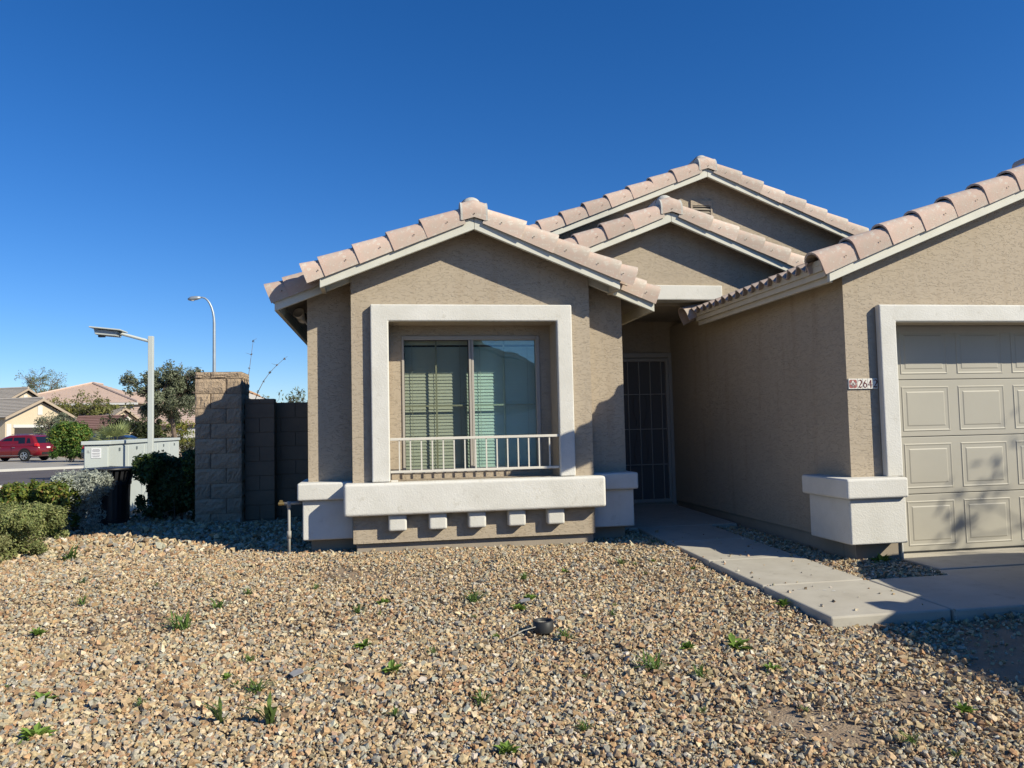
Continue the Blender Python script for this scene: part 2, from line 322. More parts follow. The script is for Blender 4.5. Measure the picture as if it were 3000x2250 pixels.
# ------------------------------------------------------------------ gravel
WALK_L, WALK_R = 2.77, 3.635
def walkz(y): return float(np.interp(y, [4.4, 8.2, 10.4], [.245, .335, .375]))
def gravel():
    ico = np.array([(-1, 1.618, 0), (1, 1.618, 0), (-1, -1.618, 0), (1, -1.618, 0), (0, -1, 1.618), (0, 1, 1.618), (0, -1, -1.618), (0, 1, -1.618), (1.618, 0, -1), (1.618, 0, 1), (-1.618, 0, -1), (-1.618, 0, 1)]) / 1.902
    icf = np.array([(0, 11, 5), (0, 5, 1), (0, 1, 7), (0, 7, 10), (0, 10, 11), (1, 5, 9), (5, 11, 4), (11, 10, 2), (10, 7, 6), (7, 1, 8), (3, 9, 4), (3, 4, 2), (3, 2, 6), (3, 6, 8), (3, 8, 9), (4, 9, 5), (2, 4, 11), (6, 2, 10), (8, 6, 7), (9, 8, 1)])
    P = []
    def fill(y0, y1, dens, smul):
        c = 1 / math.sqrt(dens)
        xs = np.arange(-.78 * y1 - 1.2, 5.2, c); ys = np.arange(y0, y1, c)
        X, Y = np.meshgrid(xs, ys); X = X.ravel() + RNG.uniform(-.55, .55, X.size) * c; Y = Y.ravel() + RNG.uniform(-.55, .55, Y.size) * c
        k = (X > -.74 * Y - .9) & (X < .93 * Y + .9)
        P.append(np.stack([X[k], Y[k], np.full(k.sum(), smul)], 1))
    fill(1.9, 3.5, 5300, .69); fill(3.5, 5.2, 4700, .70); fill(5.2, 8.2, 3500, .74); fill(8.2, 13.0, 800, 1.4)
    P = np.concatenate(P); X, Y = P[:, 0], P[:, 1]
    keep = np.ones(len(P), bool)
    stray = RNG.random(len(P)) < .0045 + .03 * np.exp(-np.abs(X - WALK_L) / .05) + .02 * np.exp(-np.abs(X - WALK_R) / .05)
    keep &= ~((X > WALK_L - .012) & (X < WALK_R + .012) & (Y > 4.54) & (Y < 10.4)) | (stray & (X > WALK_L + .02) & (X < WALK_R - .02) & (Y < 8) & (Y > 4.6))
    keep &= ~((X > WALK_R) & (X < 4.4) & (Y > 4.52) & (Y < 5.46))
    keep &= ~((X > 4.385))
    keep &= ~((X > -.29) & (X < 2.12) & (Y > 7.78))
    keep &= ~((X > -.75) & (X < 2.54) & (Y > 8.0))
    keep &= ~((X > 3.99) & (Y > 6.18)) & ~((X > 2.54) & (X < 2.77) & (Y > 9.2))
    keep &= ~((X > 3.4) & (Y > 8.6))
    keep &= ~((X > -2.55) & (X < -.7) & (Y > 10.9))
    keep &= ~((Y > 8.5) & (X < -6.6))
    # thinner spots where the soil shows
    pat = [(3.7, 3.95, .5, .96), (4.1, 3.6, .4, .95), (3.3, 3.6, .25, .8), (2.5, 5.05, .22, .6), (1.75, 3.3, .16, .75), (1.95, 3.05, .13, .8), (-.35, 6.9, .26, .7), (-1.7, 5.6, .3, .45), (-1.3, 6.0, .3, .4), (.2, 6.6, .25, .4), (2.4, 3.35, .16, .7), (.85, 4.7, .12, .6), (-.55, 5.3, .25, .35), (1.2, 6.3, .3, .35), (-2.8, 6.3, .3, .4), (2.1, 6.1, .25, .45), (2.95, 2.9, .2, .5)]
    pr = np.ones(len(P))
    for a, c, r, s in pat: r = r * 1.5; s = min(.97, s * 1.35); pr *= 1 - s * np.exp(-(((X - a + .05 * np.sin(9 * Y)) / r) ** 2 + ((Y - c) / (r * 1.1)) ** 2))
    keep &= RNG.random(len(P)) < pr
    P = P[keep]; N = len(P); X, Y = P[:, 0], P[:, 1]
    size = np.clip(RNG.lognormal(math.log(.0115), .4, N), .005, .028) * P[:, 2]
    cub = np.array([(x, y, z) for x in (-1, 1) for y in (-1, 1) for z in (-1, 1)]) * .68; cuf = np.array([(0, 1, 3), (0, 3, 2), (4, 6, 7), (4, 7, 5), (0, 4, 5), (0, 5, 1), (2, 3, 7), (2, 7, 6), (0, 2, 6), (0, 6, 4), (1, 5, 7), (1, 7, 3)])
    octv = np.array([(1, 0, 0), (-1, 0, 0), (0, 1, 0), (0, -1, 0), (0, 0, 1), (0, 0, -1)], float) * 1.1; ocf = np.array([(0, 2, 4), (2, 1, 4), (1, 3, 4), (3, 0, 4), (2, 0, 5), (1, 2, 5), (3, 1, 5), (0, 3, 5)])
    near = Y < 3.5; far = Y >= 5.2; mid = ~near & ~far
    sho = octv[None] * (1 + RNG.uniform(-.3, .3, (90, 6, 1))); sho = sho + RNG.uniform(-.25, .25, sho.shape)
    sh = ico[None] * (1 + RNG.uniform(-.42, .3, (90, 12, 1))); sh = sh + RNG.uniform(-.2, .2, sh.shape)
    shc = cub[None] * (1 + RNG.uniform(-.35, .35, (90, 8, 1))); shc = shc + RNG.uniform(-.22, .22, shc.shape)
    sc = np.stack([RNG.uniform(1.0, 1.5, N), RNG.uniform(.75, 1.1, N), RNG.uniform(.55, 1.0, N)], 1) * size[:, None]
    a = RNG.uniform(0, 2 * np.pi, N); t = RNG.normal(0, .5, N); t2 = RNG.normal(0, .5, N)
    zz = gz(X, Y) + sc[:, 2] * RNG.uniform(-.3, 1.3, N)
    spill = ((X > WALK_L) & (X < WALK_R) & (Y > 4.54) & (Y < 10.4)) | ((X > WALK_R - .01) & (X < 4.4) & (Y > 4.52) & (Y < 5.46))
    zz = np.where(spill, np.interp(Y, [4.4, 8.2, 10.4], [.245, .335, .375]) + sc[:, 2] * .45, zz)
    def rot(V, ax, th):
        c, s = np.cos(th)[:, None], np.sin(th)[:, None]; i, j = [(1, 2), (2, 0), (0, 1)][ax]
        o = V.copy(); o[..., i] = V[..., i] * c - V[..., j] * s; o[..., j] = V[..., i] * s + V[..., j] * c; return o
    def stones(m, shapes):
        n = m.sum(); V = shapes[RNG.integers(0, 90, n)] * sc[m][:, None, :]
        V = rot(V, 0, t[m]); V = rot(V, 1, t2[m]); V = rot(V, 2, a[m])
        return V + np.stack([X[m], Y[m], zz[m]], 1)[:, None, :]
    VA, VB, VC = stones(near, sh), stones(mid, shc), stones(far, sho)
    pal = np.array([(.58, .41, .23), (.52, .36, .19), (.64, .51, .33), (.47, .26, .11), (.38, .17, .065), (.36, .34, .29), (.27, .275, .26), (.70, .63, .52), (.19, .11, .06), (.47, .27, .17), (.43, .385, .29), (.28, .17, .09)])
    w = np.array([.17, .15, .13, .09, .06, .11, .07, .05, .05, .04, .05, .03]); w = w / w.sum()
    c = pal[RNG.choice(len(pal), N, p=w)] * RNG.uniform(.75, 1.18, (N, 1)) * RNG.uniform(.94, 1.06, (N, 3))
    c = (c * .72 + np.array((.44, .355, .235)) * .28) * np.array((.99, .985, .94)); c = c * .91 + c.mean(1, keepdims=True) * .09
    V = []; F = []; cols = []; nb = 0
    for vv, ff, k, m in ((VA, icf, 12, near), (VB, cuf, 8, mid), (VC, ocf, 6, far)):
        V.append(vv.reshape(-1, 3)); F.append((ff[None] + nb + (np.arange(len(vv)) * k)[:, None, None]).reshape(-1, 3)); cols.append(np.repeat(c[m], k, 0)); nb += len(vv) * k
    V, F, cols = np.concatenate(V), np.concatenate(F), np.concatenate(cols)
    o = bpy.data.objects.new('gravel', np_mesh('gravel', V, F, 'gravel', cols)); COL.objects.link(o)
    tag(o, 'tan and grey crushed stone gravel covering the front yard', 'gravel', kind='stuff')
    print('pebbles', N)
gravel()

# ------------------------------------------------------------------ walkway and driveway
wk = bpy.data.objects.new('walkway', None); COL.objects.link(wk); wk.location = (3.2, 4.55, .2); tag(wk, kind='structure')
def slab(parent, x0, x1, y0, y1, zf=None, th=.14, g=.006):
    zf = zf or walkz; b = MB(); x0 += g; x1 -= g; y0 += g; y1 -= g
    vs = [(x0, y0, zf(y0) - th), (x1, y0, zf(y0) - th), (x1, y1, zf(y1) - th), (x0, y1, zf(y1) - th), (x0, y0, zf(y0)), (x1, y0, zf(y0)), (x1, y1, zf(y1)), (x0, y1, zf(y1))]
    b.add(vs, [(0, 3, 2, 1), (4, 5, 6, 7), (0, 1, 5, 4), (1, 2, 6, 5), (2, 3, 7, 6), (3, 0, 4, 7)])
    return b.build('slab', 'concrete', parent, bevel=.012)
for y0, y1 in ((4.55, 5.45), (5.45, 6.42), (6.42, 7.4), (7.4, 8.35)): slab(wk, WALK_L, WALK_R, y0, y1)
slab(wk, 2.58, 3.98, 8.35, 10.36)
slab(wk, WALK_R, 4.385, 4.53, 5.45)
b = MB(); b.add([(WALK_L + .01, 4.6, .18), (WALK_R, 4.6, .18), (WALK_R, 8.3, .31), (WALK_L + .01, 8.3, .31)], [(0, 1, 2, 3)]); b.build('joint_filler', 'mortar', wk)
def drvz(y): return float(np.interp(y, [-9, 6.2], [.03, .252]))
dv = bpy.data.objects.new('driveway', None); COL.objects.link(dv); dv.location = (7, 3, .2); tag(dv, kind='structure')
for x0, x1 in ((4.41, 7.0), (7.0, 9.8)):
    for y0, y1 in ((-9, -4), (-4, .4), (.4, 5.75)): slab(dv, x0, x1, y0, y1, drvz)
slab(dv, 4.505, 9.5, 5.75, 6.49, lambda y: .252, .16)
b = MB(); yy = np.linspace(-9, 5.72, 12)
for a, c in zip(yy[:-1], yy[1:]): b.add([(4.383, a, drvz(a) + .004), (4.413, a, drvz(a) + .004), (4.413, c, drvz(c) + .004), (4.383, c, drvz(c) + .004)], [(0, 1, 2, 3)])
b.build('joint_strip', 'strip', dv)
b = MB()
for k in range(9):
    x = 2.98 + k * .033 + random.uniform(-.02, .02); y = 5.30 - .02 * k + random.uniform(-.03, .03); s = random.uniform(.006, .016); z = walkz(y) + .002
    b.add([(x - s, y - s * .4, z), (x + s, y - s * .3, z), (x + s * .8, y + s * .4, z), (x - s * .7, y + s * .5, z)], [(0, 1, 2, 3)])
b.build('paint_splash', 'strip', wk)

# ------------------------------------------------------------------ the house
S = .40
CO, SI = 1 / math.hypot(1, S), S / math.hypot(1, S)
house = root('house', (1.5, 8.5, .3), 'single-storey tan stucco house with white trim and pink barrel-tiled gable roofs', 'house')
BG, BW, WG, WW = 7.48, 7.74, 7.76, 8.02
GG, GW, EG, EW, MG, MW = 6.03, 6.20, 8.55, 8.80, 10.20, 10.45
AX, AZB = .898, 3.466      # bay ridge: x and barge-board underside
EX, EZB = 3.38, 3.885
MX, MZB = 4.60, 5.011
GX, GZB = 9.0, 2.694 + S * (9.0 - 3.819)
def under(ax, zb, x): return zb - S * abs(x - ax)
HB = .105                   # barge board height (vertical) up to the tile edge

def gable_wall(ax, zb, x0, x1, z0, y0, y1, drop=.03, name='wall', bevel=.012):
    b = MB(); pts = [(x0, z0), (x1, z0), (x1, under(ax, zb, x1) + .1), (ax, zb + .1), (x0, under(ax, zb, x0) + .1)]
    if not x0 < ax < x1: pts = [(x0, z0), (x1, z0), (x1, under(ax, zb, x1) + .1), (x0, under(ax, zb, x0) + .1)]
    b.prism(pts, y0, y1); return b.build(name, 'stucco', house)
# bay: piers, panel under the window, gable over it; the recess is real
b = MB()
b.prism([(-.32, .985), (.045, .985), (.045, 2.575), (-.32, 2.575)], BW, WW + .02)
b.prism([(1.757, .985), (2.122, .985), (2.122, 2.575), (1.757, 2.575)], BW, WW + .02)
b.prism([(-.32, .388), (2.122, .388), (2.122, .985), (-.32, .985)], BW, WW + .02)
b.prism([(-.32, 2.575), (2.122, 2.575), (2.122, under(AX, AZB, 2.122) + .1), (AX, AZB + .1), (-.32, under(AX, AZB, -.32) + .1)], BW, WW + .02)
b.build('bay_wall', 'stucco', house)
# recess back wall round the window
b = MB(); XB0, XB1, ZB0, ZB1, YB = .178, 1.64, 1.04, 2.468, 8.04
b.box(-.2, XB0, YB, YB + .12, .9, 2.65); b.box(XB1, 2.0, YB, YB + .12, .9, 2.65); b.box(XB0, XB1, YB, YB + .12, ZB1, 2.65); b.box(XB0, XB1, YB, YB + .12, .9, ZB0)
b.build('recess_wall', 'stucco', house)
# wing walls
b = MB()
b.prism([(-.77, .40), (-.32, .40), (-.32, under(AX, AZB, -.32) + .1), (-.77, under(AX, AZB, -.77) + .1)], WW, WW + .15)
b.prism([(2.122, .40), (2.56, .40), (2.56, under(AX, AZB, 2.56) + .1), (2.122, under(AX, AZB, 2.122) + .1)], WW, WW + .15)
b.prism_x([(WW + .15, .40), (14, .40), (14, under(AX, AZB, -.77) + .1), (WW + .15, under(AX, AZB, -.77) + .1)], -.77, -.62)
b.prism_x([(WW + .15, .40), (10.4, .40), (10.4, under(AX, AZB, 2.56) + .1), (WW + .15, under(AX, AZB, 2.56) + .1)], 2.41, 2.56)
b.build('wing_wall', 'stucco', house)
# entry gable over the porch opening
b = MB()
b.prism([(1.2, 3.0), (6.2, 3.0), (6.2, 3.05), (EX, EZB + .1), (1.2, 3.05)], EW, EW + .15)
b.build('entry_wall', 'stucco', house)
b = MB(); b.box(2.4, 4.085, EW - .05, EW + .2, 2.985, 3.165); b.build('porch_lintel', 'trim', house, bevel=.012)
b = MB(); b.box(2.56, 4.6, EW + .2, 10.45, 2.95, 3.02); b.build('porch_ceiling', 'stucco', house)
# main gable
gable_wall(MX, MZB, .6, 8.4, 2.9, MW, MW + .15, name='main_gable_wall')
# garage front wall with the door opening, and its left side wall
b = MB(); gz0 = .42
b.prism([(4.03, gz0), (4.49, gz0), (4.49, 2.36), (4.03, 2.36)], GW, GW + .22)
b.prism([(9.5, gz0), (13.95, gz0), (13.95, 2.36), (9.5, 2.36)], GW, GW + .22)
b.prism([(4.03, 2.36), (13.95, 2.36), (13.95, under(GX, GZB, 13.95) + .1), (GX, GZB + .1), (4.03, under(GX, GZB, 4.03) + .1)], GW, GW + .22)
b.prism_x([(GW + .22, gz0), (10.4, gz0), (10.4, 2.87), (GW + .22, 2.87)], 4.03, 4.25)
b.prism_x([(GW + .22, gz0), (12, gz0), (12, 2.87), (GW + .22, 2.87)], 13.73, 13.95)
b.build('garage_wall', 'stucco', house)
# entry back wall round the door
b = MB(); DY = 10.40
b.box(2.41, 3.04, DY, DY + .15, .37, 3.0); b.box(4.035, 4.25, DY, DY + .15, .37, 3.0); b.box(3.04, 4.035, DY, DY + .15, 2.5, 3.0)
b.build('porch_back_wall', 'stucco', house)
# stem walls (bare concrete footing)
for bx in ((-.29, 2.115, BW + .05, WW, .05, .388), (-.745, -.29, WW + .01, WW + .12, .05, .42), (2.115, 2.535, WW + .01, WW + .12, .05, .42), (-.745, -.64, WW + .12, 14, .05, .40), (2.43, 2.535, WW + .12, DY, .05, .40),
           (4.05, 4.495, GW + .02, GW + .2, .05, .425), (4.05, 4.2, GW + .2, DY, .05, .42), (9.5, 13.9, GW + .02, GW + .2, .05, .42)):
    b = MB(); b.box(*bx); b.build('foundation', 'stem', house, bevel=.008)

# window surround (raised stucco frame), sill, blocks under it, pedestals
b = MB(); f0, f1 = BW - .07, BW - .002
b.prism([(-.132, .985), (.045, .985), (.045, 2.575), (1.757, 2.575), (1.757, .985), (1.917, .985), (1.917, 2.745), (-.132, 2.745)], f0, f1)
b.build('window_surround', 'trim', house, bevel=.014, seg=3)
b = MB(); b.box(-.402, 2.204, BW - .16, BW + .28, .668, .982); b.build('window_sill', 'trim', house, bevel=.028, seg=4)
for x in (.02, .414, .803, 1.204, 1.604):
    b = MB(); b.box(x, x + .178, BW - .1, BW + .02, .506, .672); b.build('sill_corbel', 'trim', house, bevel=.022, seg=3)
def pedestal(x0, x1, y0, yb, pin, name, sx0=0, sx1=0):
    b = MB(); b.box(x0, x1, y0, yb, .817, .99); b.build('pedestal_cap', 'trim', house, bevel=.02, seg=3)
    b = MB(); b.box(x0 + sx0, x1 - sx1, y0 + pin, yb - .04, .424, .82); b.build('pedestal', 'trim', house, bevel=.014, seg=3)
pedestal(-.86, -.322, WW - .2, 8.6, .06, '', sx0=.045)
pedestal(2.124, 2.63, WW - .2, 8.6, .06, '', sx1=.037)
pedestal(3.857, 4.437, GW - .2, 6.73, .05, '', sx0=.05, sx1=-.004)

# ---- tiled roofs
def crisp(me, ang=38):
    bm = bmesh.new(); bm.from_mesh(me); bmesh.ops.recalc_face_normals(bm, faces=bm.faces)
    for e in bm.edges:
        if len(e.link_faces) == 2 and e.calc_face_angle(0) > R(ang): e.smooth = False
    bm.to_mesh(me); bm.free()
def rake_mesh(side, ln=.41):
    # barrel rake tile, its lower (butt) end raised over the next tile; side -1 left slope, +1 right slope
    b = MB(); prof = [(-.028, -.030), (-.030, .03)]
    for k in range(9): th = math.pi - math.pi * k / 8; prof.append((.085 + .115 * math.cos(th), .068 + .092 * math.sin(th)))
    prof.append((.2, .0)); n = len(prof); th_ = .016
    def ring(s_, lift, grow, inner):
        out = []
        for i, (v, nn) in enumerate(prof):
            cv, cn = .085, .03
            k = grow - (th_ / .115 if inner else 0)
            vv = cv + (v - cv) * k; hh = cn + (nn - cn) * k + lift * min(1, max(0, (nn + .03) / .1))
            x = side * (s_ * CO) + (-side) * 0; 
            # along-slope s_ (downhill), normal hh
            out.append((side * (s_ * CO + hh * SI), vv, -s_ * SI + hh * CO))
        return out
    st = [(0.0, -.004, .97), (ln * .5, .012, 1.01), (ln, .028, 1.05)]
    rings = [ring(*s_, False) for s_ in st] + [ring(*s_, True) for s_ in st]
    for r_ in rings: b.v += r_
    def q(i, j, k, l, fl): b.f.append((i, j, k, l) if not fl else (l, k, j, i)); b.mi.append(0)
    fl = side > 0
    for a in range(2):
        for i in range(n - 1):
            q(a * n + i, a * n + i + 1, (a + 1) * n + i + 1, (a + 1) * n + i, not fl)
            q((a + 3) * n + i, (a + 3) * n + i + 1, (a + 4) * n + i + 1, (a + 4) * n + i, fl)
    for e in (0, 2):
        for i in range(n - 1): q(e * n + i, e * n + i + 1, (e + 3) * n + i + 1, (e + 3) * n + i, (e == 0) == fl)
    for i in (0, n - 1):
        for a in range(2): q(a * n + i, (a + 1) * n + i, (a + 4) * n + i, (a + 3) * n + i, (i == 0) == (not fl))
    # nail head on the front skirt
    s_ = ln * .42; h = .045; x = side * (s_ * CO + h * SI); z = -s_ * SI + h * CO; r_ = .0075
    b.add([(x + r_ * math.cos(k * math.pi / 3), -.040, z + r_ * math.sin(k * math.pi / 3)) for k in range(6)], [tuple(range(6))[::1]], 1)
    me = b.mesh('rake_tile', ['tile', 'nail']); me.polygons.foreach_set('use_smooth', [len(p.vertices) == 4 for p in me.polygons])
    crisp(me)
    return me
RAKE = {s: rake_mesh(s) for s in (-1, 1)}
RAKE_SHORT = {s: rake_mesh(s, .24) for s in (-1, 1)}
def apex_mesh():
    b = MB(); prof = [(-.034, -.03), (-.036, .03)]
    for k in range(9): th = math.pi - math.pi * k / 8; prof.append((.085 + .122 * math.cos(th), .055 + .118 * math.sin(th)))
    prof.append((.207, -.03)); n = len(prof)
    st = [(-.135, -1), (-.115, -1), (-.05, -.6), (0, 0), (.05, .6), (.115, 1), (.135, 1)]
    for x, sd in st:
        for v, h in prof: b.v.append((x + .0 * h, v, h + .028 - S * abs(x) * .75 + (.01 if abs(x) > .12 else 0)))
    for a in range(len(st) - 1):
        for i in range(n - 1): b.f.append((a * n + i, (a + 1) * n + i, (a + 1) * n + i + 1, a * n + i + 1)); b.mi.append(1 if a in (0, len(st) - 2) else 0)
    b.f.append(tuple(range(n))); b.mi.append(1); b.f.append(tuple((len(st) - 1) * n + i for i in reversed(range(n)))); b.mi.append(1)
    b.add([(.0 + .0075 * math.cos(k * math.pi / 3), -.042, .03 + .0075 * math.sin(k * math.pi / 3)) for k in range(6)], [tuple(range(6))], 2)
    me = b.mesh('apex_tile', ['tile', 'mortar', 'nail']); me.polygons.foreach_set('use_smooth', [len(p.vertices) == 4 for p in me.polygons])
    crisp(me); return me
APEX = apex_mesh()
def ridge_mesh():
    b = MB(); n = 11
    for y, r_ in ((0, .125), (.44, .115)):
        for k in range(n): th = math.pi * k / (n - 1); b.v.append((r_ * math.cos(th), y, r_ * math.sin(th)))
    for k in range(n - 1): b.f.append((k, k + 1, n + k + 1, n + k)); b.mi.append(0)
    me = b.mesh('ridge_tile', ['tile']); me.polygons.foreach_set('use_smooth', [True] * len(me.polygons)); return me
RIDGE = ridge_mesh()
def dome_mesh():
    b = MB(); n = 12
    b.lathe([(.128 * math.cos(t), .128 * math.sin(t)) for t in np.linspace(0, 1.45, 7)], n=n); me = b.mesh('ridge_mortar', ['mortar'])
    me.polygons.foreach_set('use_smooth', [True] * len(me.polygons)); return me
DOME = dome_mesh()
def field(ax, zt, xe, y0, y1, side, wave=.19, course=.33, amp=.032, xtop=None):
    # barrel-tile field of one slope as a single stepped, rippled sheet (zt: deck height at the ridge)
    L_ = abs(xe - ax) / CO; nc = max(1, int(round(L_ / course))); cl = L_ / nc
    ys = np.arange(y0, y1 + 1e-6, wave / 8); V = []; F = []; ny = len(ys)
    h = amp * (np.cos((ys - y0) / wave * 2 * np.pi)) + amp
    rows = []
    for c in range(nc):
        for s_, lift in ((c * cl, .012), ((c + 1) * cl, .042)):
            x = ax + side * s_ * CO; z = zt - s_ * SI
            hh = h + lift; V.append(np.stack([x + side * hh * SI, ys, z + hh * CO], 1)); rows.append(len(rows))
    V = np.concatenate(V)
    for r_ in range(len(rows) - 1):
        i = r_ * ny + np.arange(ny - 1); F.append(np.stack([i, i + 1, i + ny + 1, i + ny], 1))
    F = np.concatenate(F)
    return V, F
def roof(ax, zb, xl, xr, y0, y1, field_y0=None, ntl=6, ntr=6, shortl=True, shortr=True, ridge=True, apex=True, left=True, right=True, fas=True, name='roof', rake_from=None, bargeext=True, sheets=True, rwave=.19, off=.10, xend=(.09, .09)):
    """One gable roof: deck, barge boards, fascias, rake tiles, ridge tiles, field tiles. zb: underside of the barge at the ridge."""
    dt = .13; root_o = None
    b = MB(); zt = lambda x: under(ax, zb, x) + dt
    for x0, x1 in ((xl, ax), (ax, xr)):
        if (x0 == xl and not left) or (x1 == xr and not right): continue
        b.prism([(x0, zt(x0) - .035), (x1, zt(x1) - .035), (x1, zt(x1)), (x0, zt(x0))], y0 + .04, y1)
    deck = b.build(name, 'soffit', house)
    def bb(x0, x1, nm='barge_board'):
        q = MB(); q.prism([(x0, under(ax, zb, x0)), (x1, under(ax, zb, x1)), (x1, under(ax, zb, x1) + HB + .02), (x0, under(ax, zb, x0) + HB + .02)], y0, y0 + .038); q.build(nm, 'wood', deck, bevel=.004, seg=1)
    if left: bb(xl if rake_from is None else rake_from[0], ax - .001)
    if right: bb(ax + .001, xr if rake_from is None else rake_from[1])
    def tiles(side, n, short, xend, off0):
        e = .352
        for k in range(n):
            s0 = off0 + k * e; x = ax + side * s0 * CO; z = under(ax, zb, x) + HB + .012
            if (x - xend) * side > -.02: break
            left_len = (abs(xend - ax) / CO - s0)
            me = RAKE[side] if left_len > .3 else RAKE_SHORT[side]
            o = place('rake_tile', me, deck, loc=(x, y0 + random.uniform(-.004, .004), z + random.uniform(-.004, .003)))
            o.rotation_euler = (random.uniform(-.012, .012), random.uniform(-.01, .01), random.uniform(-.008, .008))
    if left: tiles(-1, ntl, shortl, xl - xend[0], off if apex else .02)
    if right: tiles(1, ntr, shortr, xr + .09, .10 if apex else .02)
    zt0 = zb + HB + .012
    if apex: place('apex_tile', APEX, deck, loc=(ax, y0, zt0))
    if ridge:
        place('ridge_mortar', DOME, deck, loc=(ax, y0 + .2, zb + dt + .14)).scale = (.85, .7, .85)
        k = 0; y = y0 + .2
        while y < y1 - .1: place('ridge_tile', RIDGE, deck, loc=(ax, y, zb + dt + .125)); y += .40; k += 1
    if sheets:
        Vs = []; Fs = []; nb = 0
        for side, xe, on in ((-1, xl - .05, left), (1, xr + .05, right)):
            if not on: continue
            V, F_ = field(ax, zb + dt, xe, (field_y0 or y0 + .12), y1, side, wave=rwave); Vs.append(V); Fs.append(F_ + nb); nb += len(V)
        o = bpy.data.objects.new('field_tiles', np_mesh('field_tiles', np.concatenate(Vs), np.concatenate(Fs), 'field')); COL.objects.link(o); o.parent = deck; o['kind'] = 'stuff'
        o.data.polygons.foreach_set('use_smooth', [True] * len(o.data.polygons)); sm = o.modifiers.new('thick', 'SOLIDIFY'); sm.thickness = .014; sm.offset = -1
    if fas:
        for x, sd, on in ((xl, -1, left), (xr, 1, right)):
            if not on: continue
            q = MB(); zu = under(ax, zb, x); q.box(min(x, x - sd * .038), max(x, x - sd * .038), y0 + .038, y1, zu + .005, zu + .115); q.build('fascia', 'fascia', deck)
    return deck
bay = roof(AX, AZB, -.60, 2.385, BG, WG + .10, ridge=False, fas=False, name='bay_roof', sheets=False)
for sd, x in ((-1, -.60), (1, 2.385)):
    q = MB(); zu = under(AX, AZB, x); q.box(min(x, x - sd * .04), max(x, x - sd * .04), BG + .038, WG + .06, zu + .004, zu + .13); q.build('fascia', 'fascia', bay)
place('ridge_mortar', DOME, bay, loc=(AX, BG + .2, AZB + .27)).scale = (.85, .7, .85)
y = BG + .2
while y < 10.6: place('ridge_tile', RIDGE, bay, loc=(AX, y, AZB + .255)); y += .4
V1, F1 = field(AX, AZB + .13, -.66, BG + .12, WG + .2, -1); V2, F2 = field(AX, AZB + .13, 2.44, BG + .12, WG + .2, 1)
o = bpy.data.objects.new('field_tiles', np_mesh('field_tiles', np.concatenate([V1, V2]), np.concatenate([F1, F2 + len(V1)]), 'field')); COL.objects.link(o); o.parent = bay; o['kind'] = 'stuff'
wing = roof(AX, AZB, -1.055, 2.845, WG, 13.5, ridge=False, apex=False, name='wing_roof', field_y0=WG + .12, ntl=0, ntr=0, rake_from=(-1.055, 2.845))
for side, xs in ((-1, (-.60, -.93)), (1, (2.39, 2.70))):
    for k, x in enumerate(xs):
        me = RAKE[side] if k == 0 else RAKE_SHORT[side]
        place('rake_tile', me, wing, loc=(x + side * (-.06), WG + .002, under(AX, AZB, x + side * (-.06)) + HB + .012))
entry = roof(EX, EZB, 1.3, 5.6, EG, MW + .1, name='entry_roof', fas=False)
main = roof(MX, MZB, .7, 8.3, MG, 18, ntl=12, ntr=12, name='main_roof')
gar = roof(GX, GZB, 3.80, 14.2, GG, 9.2, off=.327, xend=(-.03, .09), ntl=16, ntr=16, name='garage_roof', fas=False, left=True, right=True, field_y0=GG + .16, sheets=False)
# garage: right slope sheet, left slope sheet above the eave course, and the eave course tile by tile
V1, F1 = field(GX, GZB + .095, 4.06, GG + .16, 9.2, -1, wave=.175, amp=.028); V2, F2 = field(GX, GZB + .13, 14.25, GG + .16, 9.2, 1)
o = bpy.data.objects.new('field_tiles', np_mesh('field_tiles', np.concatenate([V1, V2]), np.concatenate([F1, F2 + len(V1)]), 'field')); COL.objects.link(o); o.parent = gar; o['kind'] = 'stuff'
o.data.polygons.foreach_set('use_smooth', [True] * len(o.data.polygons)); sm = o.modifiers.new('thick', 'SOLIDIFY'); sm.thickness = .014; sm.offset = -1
def eave_tile():
    b = MB(); w = .175; n = 9; xs = [(4.08, .012), (3.74, .042)]; L2 = []
    for inner in (0, 1):
        for x, lift in xs:
            for k in range(n):
                y = w * k / (n - 1); h = .034 * (1 + math.cos(2 * math.pi * (k / (n - 1)))) + lift - inner * .016
                z = under(GX, GZB, x) + .13; b.v.append((x - h * SI, y, z + h * CO))
    for k in range(n - 1):
        b.f += [(k, k + 1, n + k + 1, n + k), (2 * n + k + 1, 2 * n + k, 3 * n + k, 3 * n + k + 1), (n + k, n + k + 1, 3 * n + k + 1, 3 * n + k), (k + 1, k, 2 * n + k, 2 * n + k + 1)]; b.mi += [0] * 4
    me = b.mesh('eave_tile', ['field']); return me
ET = eave_tile()
for k in range(16):
    o = place('eave_tile', ET, gar, loc=(random.uniform(-.008, .004), GG + .16 + .175 * k, random.uniform(-.004, .002)))
for k in range(13):
    x = 8.65 - k * .352 * CO; o = place('cover_tile', RAKE[-1], gar, loc=(x, GG + .235, under(GX, GZB, x) + HB - .022))
